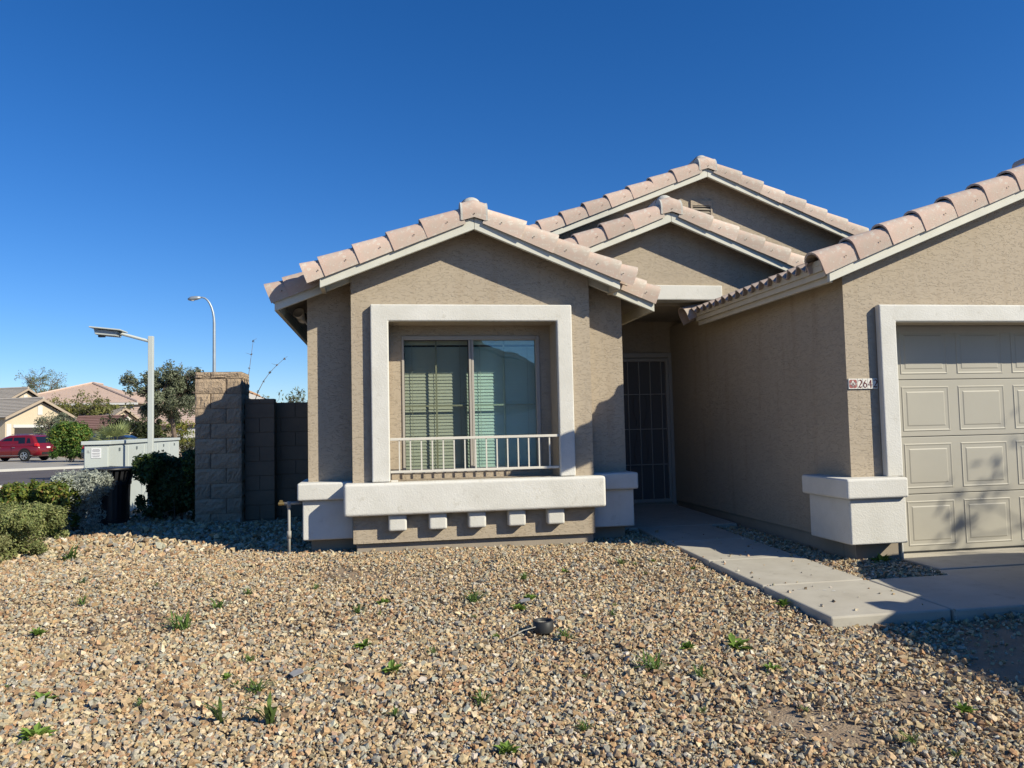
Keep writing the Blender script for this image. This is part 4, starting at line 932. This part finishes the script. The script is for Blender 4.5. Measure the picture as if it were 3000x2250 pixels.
# ------------------------------------------------------------------ street lamps
def street_lamp(loc, H, reach, label):
    t = root('street_lamp', loc, label, 'street lamp', 'street lamps'); b = MB(); path = [(0, 0, 0), (0, 0, H * .55), (0, 0, H * .84)]; rr = [.11, .09, .075]
    for k in range(1, 9): a = k / 8 * 1.75; path.append((-reach * .55 * (1 - math.cos(a)), 0, H * .84 + H * .16 * math.sin(min(a, 1.57)) * (1 if a < 1.57 else math.cos((a - 1.57) * .6)))); rr.append(.07 - .004 * k)
    b.tube(path, rr, 10); b.build('pole', 'galv', t, world=False, smooth=True); e = path[-1]
    b = MB(); b.tube([(e[0] + .05, 0, e[2]), (e[0] - .15, 0, e[2] - .02), (e[0] - .45, 0, e[2] - .07), (e[0] - .62, 0, e[2] - .1)], [.06, .11, .13, .05], 8); o = b.build('lamp_head', 'galv', t, world=False, smooth=True)
    b = MB(); b.lathe([(.1, -.05), (.06, 0)], c=(e[0] - .38, 0, e[2] - .13), n=10); b.build('lens', 'lens', t, world=False)
street_lamp((-9.16, 43.9, 0), 8.95, 1.15, 'tall grey street lamp with curved arm rising behind the block pillar')
sl = street_lamp((-23.2, 94.5, 0), 9.0, 2.4, 'far small street lamp showing above the olive tree')
bpy.data.objects['street_lamp.001'].rotation_euler = (0, 0, math.pi)

# ------------------------------------------------------------------ trees and plants of the background
def tree(name, loc, h, trunk_h, crown, n, size, pal, label, group=None, seed=0, aspect=2.5, r0=.12, lean=(0, 0), cat='tree', sparse=1.0):
    t = root(name, loc, label, cat, group); rg = np.random.default_rng(seed); b = MB(); tips = []
    top = Vector((lean[0], lean[1], trunk_h))
    b.tube([(0, 0, -.2), (lean[0] * .3, lean[1] * .3, trunk_h * .5), top], [r0, r0 * .8, r0 * .62], 8, caps=False)
    for k in range(4):
        a = k * 1.57 + rg.uniform(-.5, .5); d = Vector((math.cos(a) * crown[0] * .4, math.sin(a) * crown[1] * .4, (h - trunk_h) * rg.uniform(.3, .45)))
        limbs(b, top, top + d, r0 * .5, r0 * .25, 2, rg, tips, .55, 3)
    b.build('trunk', 'bark', t, world=False)
    cs = []; cz = (h + trunk_h * .8) / 2 + .0; hz = (h - trunk_h * .8) / 2
    for _ in range(46):
        d = rg.normal(0, 1, 3); d /= np.linalg.norm(d); r_ = rg.uniform(.45, .95)
        cs.append((lean[0] + d[0] * crown[0] * r_, lean[1] + d[1] * crown[1] * r_, cz + d[2] * hz * r_, crown[0] * .27 * rg.uniform(.6, 1.3)))
    parts = [leaves(cs, size, int(n * .85), (1, 1, .85), pal, seed=seed, aspect=aspect, sag=.1 * crown[0])]
    tp = [(p.x, p.y, p.z, crown[0] * .2) for p in tips if p.z < h * 1.05]
    if tp: parts.append(leaves(tp, size, int(n * .15), (1, 1, 1), pal, seed=seed + 3, aspect=aspect))
    leaf_obj('crown', parts, t); return t
tree('olive_tree', (-6.9, 27.5, 0), 3.8, 2.35, (1.05, 1.0), 22000, .055, [(.19, .21, .125), (.15, .175, .10), (.23, .24, .155), (.13, .15, .085)], 'grey-green olive tree with forked trunk behind the mailbox cabinet', seed=21, aspect=3.2, r0=.1, lean=(-.25, 0))
tree('feathery_tree', (-48.1, 119.2, 0), 11.4, 6.8, (2.7, 2.7), 5200, .13, [(.20, .21, .09), (.25, .24, .11), (.16, .18, .08)], 'tall feathery yellow-green tree standing above the far roofs', seed=22, aspect=4, r0=.22)
tree('yellow_tree', (-26.0, 70.2, 0), 4.6, 1.6, (2.0, 1.8), 4200, .12, [(.20, .20, .05), (.16, .17, .05), (.24, .22, .06)], 'yellow-green bushy tree in front of the pink-roofed house, left one', 'trees before the pink-roofed house', seed=23)
tree('yellow_tree', (-23.6, 69.6, 0), 5.1, 1.7, (1.7, 1.6), 4200, .12, [(.18, .19, .055), (.15, .16, .05), (.21, .20, .06)], 'yellow-green bushy tree in front of the pink-roofed house, right one', 'trees before the pink-roofed house', seed=24)
tree('oleander', (-23.6, 60.6, 0), 3.3, .9, (1.45, 1.3), 3600, .12, [(.17, .19, .12), (.13, .155, .09), (.21, .22, .15)], 'loose grey-green oleander bush at the beige house garage', seed=25, aspect=4, cat='bush')
shrub('green_bush', (-18.6, 49.8, .0), 1.05, .95, 2.2, 9000, .075, [(.08, .16, .03), (.10, .19, .035), (.13, .21, .04)], 'bright green rounded bush behind the red car', cat='bush', seed=26, flat=.3, tips_pal=[(.22, .22, .04)])
for i, (x, y, rx) in enumerate(((-18.6, 59.2, 1.3), (-16.6, 58.6, 1.2))):
    tree('dark_tree', (x, y, 0), 2.9, .7, (rx, 1.1), 3600, .11, [(.045, .06, .025), (.06, .075, .03)], ['dark green clipped tree left of the solar lamp pole', 'dark green clipped tree hidden partly by the solar lamp pole'][i], 'dark clipped trees', seed=27 + i, r0=.1)
tree('small_tree', (-10.9, 43.5, 0), 2.35, 1.25, (.7, .7), 1800, .07, [(.20, .22, .04), (.26, .22, .05), (.15, .19, .04)], 'small tree with yellow-orange leaves seen under the olive tree', seed=30, r0=.05)
tree('bare_tree', (-2.95, 25.8, 0), 3.0, 1.2, (.55, .5), 1100, .06, [(.13, .16, .09), (.17, .19, .11)], 'thin grey-green tree top showing over the yard wall', seed=31, aspect=3, r0=.05)
shrub('clipped_shrub', (-12.6, 52.9, .1), .75, .7, 1.05, 3500, .05, [(.15, .155, .06), (.12, .13, .05)], 'round clipped shrub far down the street beside the block pillar', seed=32, flat=.2)

palm = root('fan_palm', (-13.9, 43.0, 0), 'low fan palm with pale green fronds behind the mailbox cabinet', 'palm'); rg = np.random.default_rng(5)
b = MB(); b.tube([(0, 0, -.1), (0, 0, .9)], [.28, .22], 10); b.build('trunk', 'bark', palm, world=False)
for k in range(24):
    a = k * 2.399; el = rg.uniform(.05, 1.25); d = Vector((math.cos(a) * math.cos(el), math.sin(a) * math.cos(el), math.sin(el))); c = Vector((0, 0, .95)); L1 = rg.uniform(.6, .85)
    e = c + d * L1; side = d.cross(Vector((0, 0, 1))).normalized(); up_ = side.cross(d); V = []; F_ = []; Cc = []
    for j in range(15):
        t = (j - 7) / 7 * 1.25; q = d * math.cos(t) + side * math.sin(t) + up_ * .15 * math.cos(t); q.normalize(); l_ = .95 * (1 - .25 * abs(t)); w_ = side * math.cos(t) * .03 - d * math.sin(t) * .03
        tip = e + q * l_ - Vector((0, 0, .18 * l_)); base = len(V); V += [tuple(e), tuple(e + q * l_ * .5 + w_), tuple(tip), tuple(e + q * l_ * .5 - w_)]; F_.append((base, base + 1, base + 2, base + 3)); col_ = np.array((.36, .40, .16)) * rg.uniform(.7, 1.25); Cc += [col_] * 4
    V += [tuple(c + side * .012), tuple(e + side * .01), tuple(e - side * .01), tuple(c - side * .012)]; n_ = len(V); F_.append((n_ - 4, n_ - 3, n_ - 2, n_ - 1)); Cc += [np.array((.2, .2, .08))] * 4
    o = bpy.data.objects.new('frond', np_mesh('frond', np.array(V), np.array(F_), 'leaf', np.array(Cc))); COL.objects.link(o); o.parent = palm

for p0, p1, lab, sd in (((-2.34, 13.0, 1.2), (-2.10, 12.96, 2.99), 'thin upright dry stem rising above the block pillar', 1), ((-2.25, 13.0, 1.2), (-1.60, 12.9, 2.68), 'thin arching dry stem leaning right above the yard wall', 2)):
    t = root('dry_stem', (p0[0], p0[1], .28), lab, 'plant', 'dry stems behind the pillar'); rg = np.random.default_rng(sd); a, e = Vector(p0), Vector(p1); o0 = Vector(t.location)
    mids = [a * (1 - s) + e * s + Vector((-.10 * math.sin(s * 3.1) if sd == 2 else 0, 0, (.22 if sd == 2 else .0) * math.sin(s * 3.1))) for s in np.linspace(0, 1, 9)]
    b = MB(); b.tube([(0, 0, 0)] + [m_ - o0 for m_ in mids], [.010] + [.009 - .0008 * k for k in range(9)], 5); 
    b.tube([mids[8] - o0, mids[8] - o0 + Vector((.05, 0, .04))], .002, 4); b.tube([mids[7] - o0, mids[7] - o0 + Vector((-.09, 0, .03))], [.003, .001], 4)
    b.build('stem', 'twig', t, world=False)
    V, F_, Cc = leaves([(*(m_ - o0), .02) for m_ in mids[3:]], .014, 70, (1, 1, 1), [(.20, .17, .11), (.25, .18, .14)], seed=sd); o = leaf_obj('leaf_buds', [(V, F_, Cc)], t)

# ------------------------------------------------------------------ background houses
M['bg_beige'] = mat('render_beige', (.60, .49, .345), .9, .05, 1.)
M['bg_tan'] = mat('render_tan', (.40, .32, .24), .9, .05, 1.)
M['bg_orange'] = mat('render_orange', (.45, .27, .15), .9, .05, 1.)
M['roof_grey'] = mat('roof_grey', (.46, .41, .35), .9, .15, 3, col2=(.40, .355, .30))  # paler grey-brown: distance haze is put into the colour
M['roof_pink'] = mat('roof_pink', (.58, .43, .345), .9, .15, 3, col2=(.52, .39, .315))  # pink lightened too, haze brightening mixed into the tile colour
M['roof_maroon'] = mat('roof_maroon', (.24, .14, .12), .9, .15, 3)
M['bg_white'] = mat('bg_white', (.62, .60, .56), .8)
M['bg_dark'] = mat('bg_dark', (.06, .05, .045), .8)
M['bg_glass'] = mat('bg_glass', (.16, .22, .24), .2, spec=.6)
def roof_rows(b, a0, a1, r0, r1, rows, lift=.06):
    # tiled slope as overlapping courses: a0-a1 eave line, r0-r1 ridge line (Vectors)
    n = (a1 - a0).cross(r0 - a0).normalized(); n = n if n.z > 0 else -n
    for k in range(rows):
        t0, t1 = k / rows, (k + 1) / rows; A, B_, C_, D_ = a0.lerp(r0, t0) + n * lift, a1.lerp(r1, t0) + n * lift, a1.lerp(r1, t1) + n * .01, a0.lerp(r0, t1) + n * .01
        e = n * (lift + .02); b.add([A, B_, C_, D_, A - e, B_ - e], [(0, 1, 2, 3), (4, 5, 1, 0)])
def gable_house(loc, rz, L2, W2, eh, rh, wallm, roofm, label, ov=.4, openings=(), name='house', cat='house', group=None, rows=12):
    """local x: ridge direction; gables at both x ends."""
    t = root(name, loc, label, cat, group, rz); b = MB()
    b.prism_x([(-W2, 0), (W2, 0), (W2, eh), (0, eh + rh * W2 / (W2 + ov)), (-W2, eh)], -L2, L2); b.build('wall', wallm, t, world=False)
    b = MB(); ez = eh - rh * ov / (W2 + ov) + .05; rzv = eh + rh + .05
    for sd in (-1, 1):
        a0, a1 = Vector((-L2 - ov, sd * (W2 + ov), ez)), Vector((L2 + ov, sd * (W2 + ov), ez)); r0, r1 = Vector((-L2 - ov, 0, rzv)), Vector((L2 + ov, 0, rzv)); roof_rows(b, a0, a1, r0, r1, rows)
    b.tube([(-L2 - ov, 0, rzv + .05), (L2 + ov, 0, rzv + .05)], .1, 8); rf = b.build('roof', roofm, t, world=False); bargem = 'bg_tan' if roofm == 'roof_grey' else 'bg_white'
    for x in (-L2 - ov, L2 + ov):
        for sd in (-1, 1):
            b = MB(); A = Vector((x, sd * (W2 + ov), ez)); B_ = Vector((x, 0, rzv)); b.add([A + Vector((-.03, 0, -.18)), B_ + Vector((-.03, 0, -.18)), B_ + Vector((-.03, 0, .02)), A + Vector((-.03, 0, .02)), A + Vector((.03, 0, -.18)), B_ + Vector((.03, 0, -.18)), B_ + Vector((.03, 0, .02)), A + Vector((.03, 0, .02))], [(0, 1, 2, 3), (7, 6, 5, 4), (0, 4, 5, 1), (3, 2, 6, 7)]); b.build('barge_board', bargem, rf, world=False)
    for (nm, m_, x0, x1, y0, y1, z0, z1) in openings:
        b = MB(); b.box(x0, x1, y0, y1, z0, z1); b.build(nm, m_, t, world=False)
    return t
# beige neighbour: gable end faces the street to the right
gable_house((-31.5, 67.0, .25), R(-22), 5.4, 3.1, 2.85, 1.35, 'bg_beige', 'roof_grey', 'beige neighbour house with grey-brown roof and gable behind the red car', ov=.35, openings=(
    ('garage_door', 'bg_dark', 5.3, 5.44, -2.3, 1.9, 0, 2.0), ('door_trim', 'bg_white', 5.32, 5.46, -2.45, 2.05, 2.02, 2.25), ('gable_vent', 'bg_white', 5.36, 5.45, -.22, .22, 3.0, 3.7), ('wall_trim', 'bg_white', 5.36, 5.43, -3.0, -2.6, 0, 2.3)))
gable_house((-37.5, 78.5, .3), R(-22), 5.5, 2.6, 4.3, 1.35, 'bg_beige', 'roof_grey', 'higher gable roof peeping over the beige neighbour house', ov=.35, openings=(('gable_vent', 'bg_white', 5.4, 5.55, -.2, .2, 4.6, 5.1),))
gable_house((-24.2, 70.6, .2), R(-22), 2.4, 1.9, 2.6, 1.0, 'bg_beige', 'roof_grey', 'small grey gable beside the oleander bush', ov=.3)
pk = root('house', (-33.0, 93.0, 0), 'two-storey house with a broad pink hipped tile roof beyond the trees', 'house')
b = MB(); b.box(-5.6, 6.7, -6.2, 7, 0, 4.95); b.build('wall', 'bg_tan', pk, world=False)
b = MB(); ez = 4.95; A = [Vector((-6.4, -7, ez)), Vector((7.4, -7, ez)), Vector((7.4, 8, ez)), Vector((-6.4, 8, ez))]; r0, r1 = Vector((.9, -1.0, 7.35)), Vector((.9, 2.0, 7.35))
roof_rows(b, A[0], A[1], r0, r0 + Vector((.01, 0, 0)), 16); roof_rows(b, A[1], A[2], r0, r1, 16); roof_rows(b, A[3], A[0], r1, r0, 16)
for p, q_ in ((A[0], r0), (A[1], r0), (r0, r1)): b.tube([p + Vector((0, 0, .1)), q_ + Vector((0, 0, .1))], .13, 6)
b.build('roof', 'roof_pink', pk, world=False)
b = MB(); b.box(-6.4, 7.4, -7.02, -6.9, 4.72, 4.94); b.build('fascia', 'bg_white', pk, world=False)
for x in (5.15, 6.05):
    b = MB(); b.box(x, x + .55, -6.26, -6.2, 3.5, 4.6); w_ = b.build('window', 'bg_white', pk, world=False); b = MB(); b.box(x + .07, x + .48, -6.28, -6.265, 3.57, 4.53); b.build('pane', 'bg_glass', w_, world=False)
gable_house((-29.0, 104, 0), R(0), 5, 4, 5.3, 1.5, 'bg_tan', 'roof_pink', 'farther pink tile roof right of the hipped roof', rows=8)
gable_house((-24.0, 79.5, 0), R(-10), 2.6, 2.4, 2.9, 1.0, 'bg_tan', 'roof_pink', 'low pink lean-to roof in front of the two-storey house', rows=8)
gable_house((-22.2, 65.8, 0), R(-12), 1.6, 1.5, 2.15, .8, 'bg_beige', 'roof_maroon', 'small maroon roof between the trees', rows=7)
gable_house((-15.5, 75, 0), R(-5), 7, 4, 2.4, 1.5, 'bg_tan', 'roof_pink', 'far tan house low behind the olive tree', rows=8, openings=(('garage_door', 'bg_white', -2.2, 1.6, -4.06, -3.99, 0, 2.0), ('window', 'bg_dark', 3, 4.2, -4.06, -3.99, 1, 2)))
gable_house((-5.75, 34.5, 0), R(93), 3.1, 1.15, 2.62, .5, 'bg_orange', 'bg_orange', 'orange-tan roof showing above the yard wall', rows=6)
ac = root('cooler_unit', (-2.25, 30.4, 2.15), 'pale rooftop cooler box above the yard wall next to the house', 'cooler'); b = MB(); b.box(-.35, .3, 0, .6, -.1, .62); b.build('casing', 'bg_white', ac, bevel=.02, world=False)
b = MB()
for k in range(6): b.box(-.3 + k * .1, -.24 + k * .1, -.012, -.001, .1, .52)
b.build('louvre', 'bg_dark', ac, world=False)
b = MB(); b.tube([(-.1, .3, -2.2), (-.1, .3, -.1)], .06, 6); b.build('support', 'galv', ac, world=False)
up = root('utility_pole', (-40.5, 86, 0), 'dark wooden pole top above the roofs at the far left', 'pole'); b = MB(); b.tube([(0, 0, 0), (0, 0, 9.2)], .3, 8); b.build('shaft', 'bark', up, world=False)
# house across the street (behind the viewer), mirrored in the right-hand window pane
gable_house((3.0, -21.0, 0), R(90), 5.5, 6.0, 2.9, 2.5, 'bg_tan', 'roof_grey', 'house across the street, seen only mirrored in the window pane', ov=.5, rows=14, openings=(('garage_door', 'bg_white', 5.45, 5.56, -4.5, .4, 0, 2.1), ('window', 'bg_glass', 5.45, 5.56, 2, 4, 1, 2.2)))

# ------------------------------------------------------------------ cars
M['car_red'] = mat('car_red', (.17, .008, .012), .28, coat=.6, spec=.5)
M['car_dark'] = mat('car_dark', (.02, .025, .035), .25, coat=.6, spec=.5)
M['car_white'] = mat('car_silver', (.45, .45, .45), .3, coat=.6, spec=.5)
M['tyre'] = mat('tyre', (.02, .02, .02), .85); M['rim'] = mat('rim', (.5, .5, .52), .3, metal=.8)
M['car_glass'] = mat('car_glass', (.012, .014, .018), .08, spec=.8); M['tail'] = mat('tail_lamp', (.45, .01, .01), .2, spec=.6); M['chrome'] = mat('chrome', (.6, .6, .62), .2, metal=.9)
def car(loc, rz, paint, label, cat='car', hood=0.):
    t = root('car', loc, label, cat, None, rz); b = MB()
    st = [(-2.30, .44, .78, .66), (-2.25, .36, .93, .80), (-2.05, .29, 1.03, .885), (-1.3, .25, 1.04, .915), (-.4, .24, 1.02, .92), (.5, .24, 1.0, .915), (1.05, .25, .98, .905), (1.6, .26, .93, .89), (2.02, .29, .85, .84), (2.24, .34, .74, .74), (2.33, .42, .62, .58)]
    n = 12
    for x, zb_, zt, w_ in st:
        if x > .9: zt += hood
        r_ = [(w_ * .8, zb_), (w_ * .97, zb_ + .1), (w_, zb_ + (zt - zb_) * .45), (w_ * .985, zb_ + (zt - zb_) * .8), (w_ * .93, zt - .02), (w_ * .6, zt + .025)]
        b.v += [(x, y, z) for y, z in r_] + [(x, -y, z) for y, z in reversed(r_)]
    for i in range(len(st) - 1):
        for k in range(n): b.f.append((i * n + k, (i + 1) * n + k, (i + 1) * n + (k + 1) % n, i * n + (k + 1) % n)); b.mi.append(0)
    b.f.append(tuple(range(n))); b.mi.append(0); b.f.append(tuple((len(st) - 1) * n + k for k in reversed(range(n)))); b.mi.append(0)
    bd = b.build('body', paint, t, smooth=True, world=False); bm = bmesh.new(); bm.from_mesh(bd.data); bmesh.ops.recalc_face_normals(bm, faces=bm.faces); bm.to_mesh(bd.data); bm.free()
    lv = [(.97, -2.16, 1.12, .875), (1.12, -2.10, .86, .85), (1.56, -1.80, .16, .69), (1.64, -1.62, -.05, .62), (1.675, -1.2, -.35, .45)]
    b = MB()
    for z, xr, xf, w_ in lv:
        xm = (xr + xf) / 2
        b.v += [(xr, -w_ * .86, z), (xr + .12, -w_, z), (xf - .16, -w_, z), (xf, -w_ * .84, z), (xf, w_ * .84, z), (xf - .16, w_, z), (xr + .12, w_, z), (xr, w_ * .86, z)]
    for i in range(len(lv) - 1):
        for k in range(8): b.f.append((i * 8 + k, i * 8 + (k + 1) % 8, (i + 1) * 8 + (k + 1) % 8, (i + 1) * 8 + k)); b.mi.append(0)
    b.f.append(tuple((len(lv) - 1) * 8 + k for k in range(8))); b.mi.append(0); b.build('cabin', paint, t, smooth=False, world=False, bevel=.02)
    def sw(z): return np.interp(z, [1.12, 1.56], [.85, .69]) + .004
    for sd in (-1, 1):
        for pts in ([(-1.72, 1.14), (-1.42, 1.13), (-1.42, 1.46), (-1.58, 1.44)], [(-1.34, 1.12), (-.52, 1.10), (-.50, 1.50), (-1.25, 1.50)], [(-.44, 1.10), (.52, 1.10), (.05, 1.46), (-.42, 1.50)]):
            q = MB(); q.add([(x, sd * sw(z), z) for x, z in pts], [(0, 1, 2, 3) if sd < 0 else (3, 2, 1, 0)]); q.build('side_window', 'car_glass', t, world=False)
        q = MB(); q.box(-1.9, 1.9, sd * .90 - .012, sd * .90 + .026, .36, .385); q.build('side_trim', 'chrome', t, world=False)
        for x in (-.62, .35): q = MB(); q.box(x - .1, x + .08, sd * .925 - .01, sd * .925 + .015, .86, .885); q.build('door_handle', 'chrome', t, world=False)
        for x in (-.47, .55): q = MB(); q.box(x - .004, x + .004, sd * .917 - .006, sd * .917 + .006, .36, .96); q.build('door_seam', 'car_glass', t, world=False)
        q = MB(); q.tube([(-1.65, sd * .58, 1.68), (-1.5, sd * .58, 1.715), (-.4, sd * .56, 1.725), (-.2, sd * .55, 1.70)], .018, 6); q.build('roof_rail', 'chrome', t, world=False)
        q = MB(); q.tube([(.62, sd * .9, 1.08), (.62, sd * 1.0, 1.12)], [.03, .05], 6); q.box(.52, .70, min(sd * .98, sd * 1.14), max(sd * .98, sd * 1.14), 1.04, 1.18); q.build('mirror', paint, t, world=False, bevel=.03)
        q = MB(); q.add([(-2.20, sd * .868, .92), (-2.02, sd * .905, .95), (-2.0, sd * .893, 1.10), (-2.09, sd * .84, 1.12), (-2.275, sd * .74, .93), (-2.17, sd * .72, 1.12)], [(0, 1, 2, 3), (4, 0, 3, 5)] if sd < 0 else [(3, 2, 1, 0), (5, 3, 0, 4)]); q.build('tail_lamp', 'tail', t, world=False)
        q = MB(); q.add([(2.0, sd * .868, .72), (2.26, sd * .70, .66), (2.2, sd * .72, .78), (1.95, sd * .85, .84)], [(0, 1, 2, 3) if sd < 0 else (3, 2, 1, 0)]); q.build('headlight', 'lens', t, world=False)
        for x in (-1.36, 1.36):
            q = MB(); q.add([(x, sd * .924, .40)] + [(x + .43 * math.cos(a), sd * .924, .40 + .43 * math.sin(a)) for a in np.linspace(-.3, math.pi + .3, 16)], [tuple(range(17)) if sd < 0 else tuple(reversed(range(17)))]); q.build('wheel_arch', 'tyre', t, world=False)
            q = MB(); q.lathe([(.2, -.1), (.33, -.1), (.352, -.07), (.352, .07), (.33, .1), (.24, .105), (.23, .06)], n=26); o = q.build('wheel', 'tyre', t, smooth=True, world=False); o.location = (x, sd * .855, .352); o.rotation_euler = (R(90) * (1 if sd < 0 else -1), 0, 0)
            q = MB(); q.lathe([(.225, .06), (.24, .108), (.215, .108), (.205, .07)], n=24, cap=False); q.lathe([(.05, .06), (.05, .11), (.02, .115)], n=10)
            for k in range(5):
                a = k * 1.2566; c_, s_ = math.cos(a), math.sin(a); f_ = lambda r_, w_: (r_ * c_ - w_ * s_, r_ * s_ + w_ * c_)
                q.add([(*f_(.04, -.03), .1), (*f_(.215, -.045), .095), (*f_(.215, .045), .095), (*f_(.04, .03), .1)], [(0, 1, 2, 3)])
            q.build('rim', 'rim', o, world=False)
    q = MB(); q.add([(-2.115, -.68, 1.13), (-2.115, .68, 1.13), (-1.835, .56, 1.53), (-1.835, -.56, 1.53)], [(3, 2, 1, 0)]); q.build('rear_window', 'car_glass', t, world=False)
    q = MB(); q.add([(.895, -.68, 1.12), (.895, .68, 1.12), (.2, .55, 1.54), (.2, -.55, 1.54)], [(0, 1, 2, 3)]); q.build('windscreen', 'car_glass', t, world=False)
    q = MB(); q.box(-2.30, -2.27, -.16, .16, .80, .90); q.build('number_plate', 'notice', t, world=False)
    q = MB(); q.box(-2.33, -2.24, -.6, .6, .42, .56); q.build('bumper', 'tyre', t, world=False, bevel=.02)
    return t
ca = R(180 + 14); car((-21.89 - 1.36 * .97 - .2, 53.9, .02), R(180 - 15), 'car_red', 'red sport utility car parked by the beige house, its tail to the right')
car((-14.9, 48.2, -.12), R(-8), 'car_dark', 'dark car whose roof shows just above the mailbox cabinet')
dc = car((6.0, 2.84, .19), R(90), 'car_white', 'car parked on the driveway just outside the picture, its shadow on the walk', hood=.13); dc.scale = (1.12, 1.12, 1.12)

# ------------------------------------------------------------------ bare yard tree right of the picture, whose branches shade the garage door
yt = root('yard_tree', (14.1, 2.0, .1), 'bare-branched tree outside the picture that shades the garage door', 'tree'); rg = np.random.default_rng(44); b = MB(); tips = []
b.tube([(0, 0, 0), (.1, 0, 1.6), (.05, .1, 2.9)], [.17, .14, .12], 9, caps=False)
for k in range(5):
    a = k * 1.26 + .4; d = Vector((math.cos(a) * 1.1, math.sin(a) * 1.1, 1.3)); limbs(b, Vector((.05, .1, 2.9)), Vector((.05, .1, 2.9)) + d * .85, .07, .035, 3, rg, tips, .5, 3)
b.build('trunk', 'bark', yt, world=False)
leaf_obj('crown', [leaves([(*p, .3) for p in tips], .05, 5200, (1, 1, 1), [(.10, .12, .04)], seed=44)], yt)

# ------------------------------------------------------------------ weeds in the gravel
def weed_mesh(kind, seed):
    rg = np.random.default_rng(seed); V = []; F_ = []; C = []
    n = {'grass': 34, 'leafy': 26, 'tall': 9, 'tuft': 14}[kind]
    for k in range(n):
        a = rg.uniform(0, 6.283); base = np.array([rg.normal(0, .007), rg.normal(0, .007), -.004]) * (1.6 if kind == 'grass' else 1)
        if kind == 'leafy': l_, w_, el = rg.uniform(.03, .06), .011, rg.uniform(.2, 1.2)
        elif kind == 'tall': l_, w_, el = rg.uniform(.08, .15), .008, rg.uniform(.8, 1.45)
        elif kind == 'grass': l_, w_, el = rg.uniform(.05, .10), .0032, rg.uniform(.35, 1.3)
        else: l_, w_, el = rg.uniform(.02, .045), .004, rg.uniform(.3, 1.3)
        d = np.array([math.cos(a) * math.cos(el), math.sin(a) * math.cos(el), math.sin(el)]); s = np.array([-math.sin(a), math.cos(a), 0])
        p1 = base + d * l_ * .55; p2 = base + d * l_ - np.array([0, 0, l_ * .22]) + d * np.array([1, 1, 0]) * l_ * .15; i = len(V)
        if kind == 'leafy': V += [base, p1 + s * w_, p2, p1 - s * w_]; F_.append((i, i + 1, i + 2, i + 3)); C += [0] * 4
        else: V += [base - s * w_ * .6, base + s * w_ * .6, p1 + s * w_, p1 - s * w_]; F_.append((i, i + 1, i + 2, i + 3)); V += [p1 - s * w_, p1 + s * w_, p2 + s * .0006, p2 - s * .0006]; F_.append((i + 4, i + 5, i + 6, i + 7)); C += [0] * 8
    V = np.array(V); cb = np.array({'grass': (.13, .21, .05), 'leafy': (.18, .28, .05), 'tall': (.15, .22, .06), 'tuft': (.17, .22, .07)}[kind]); cols = cb * rg.uniform(.7, 1.25, (len(V), 1))
    return np_mesh('weed', V, np.array(F_), 'leaf', cols)
WM = {k: [weed_mesh(k, s) for s in range(3)] for k in ('grass', 'leafy', 'tall', 'tuft')}
def weed(kind, x, y, sc, label, group='weeds growing in the gravel', rz=None):
    me = random.choice(WM[kind]); o = bpy.data.objects.new('weed', me); COL.objects.link(o); o.location = (x, y, float(gz(x, y)) + .014); o.scale = (sc, sc, sc); o.rotation_euler = (0, 0, random.uniform(0, 6.28) if rz is None else rz); tag(o, label, 'weed', group); return o
WEEDS = [('grass', 1.40, 4.02, 1.25, 'upright dark green grass tuft in the right middle of the gravel'), ('leafy', 1.99, 4.25, 1.5, 'bright green broad-leaved weed in gravel near the walkway'), ('leafy', 1.70, 4.27, .9, 'low spreading green weed between the grass tuft and the broad-leaved weed'),
 ('grass', -1.32, 5.35, 1.5, 'wide flat clump of green grass in the left middle of the gravel'), ('grass', .62, 5.66, 1.2, 'pale green grass clump in front of the bay window'), ('leafy', .90, 5.35, 1.0, 'small leafy weed standing left of the flat slate chip'),
 ('tall', -.53, 3.68, 1.1, 'tall blade-leaved weed in the lower left foreground'), ('tall', -.75, 3.72, .9, 'thin dark blade weed left of the tallest foreground weed'), ('leafy', -1.53, 3.75, 1.2, 'flat rosette weed near the lower left corner of the gravel'), ('leafy', 2.72, 5.05, 1.0, 'little weed growing against the left edge of the walkway'),
 ('leafy', .02, 4.28, 1.1, 'green weed cluster in the centre foreground of the gravel'), ('tuft', .25, 4.55, 1.2, 'scrubby tuft just above the centre foreground weed cluster'), ('leafy', 4.18, 6.05, 1.6, 'green weed in the shaded bed beside the garage pedestal'), ('grass', -3.05, 8.2, 2.0, 'grass clump at the foot of the round clipped shrub'), ('leafy', -2.2, 5.4, 1.0, 'dark green leafy weed left of the wide grass clump'),
 ('tuft', 2.66, 7.5, 1.2, 'dry tuft in the shade at the right corner of the bay')]
for k, x, y, s, lab in WEEDS: weed(k, x, y, s * 1.2, lab)
rg = np.random.default_rng(77); cnt = 0
while cnt < 70:
    y = rg.uniform(2.7, 7.3); x = rg.uniform(-.7 * y, min(2.6, .85 * y))
    if any((x - w_[1]) ** 2 + (y - w_[2]) ** 2 < .06 for w_ in WEEDS): continue
    weed(str(rg.choice(['tuft', 'tuft', 'leafy', 'grass'])), x, y, float(rg.uniform(.5, 1.25)), 'small sprig of green weed poking up between the gravel stones', 'tiny weed sprigs in the gravel'); cnt += 1
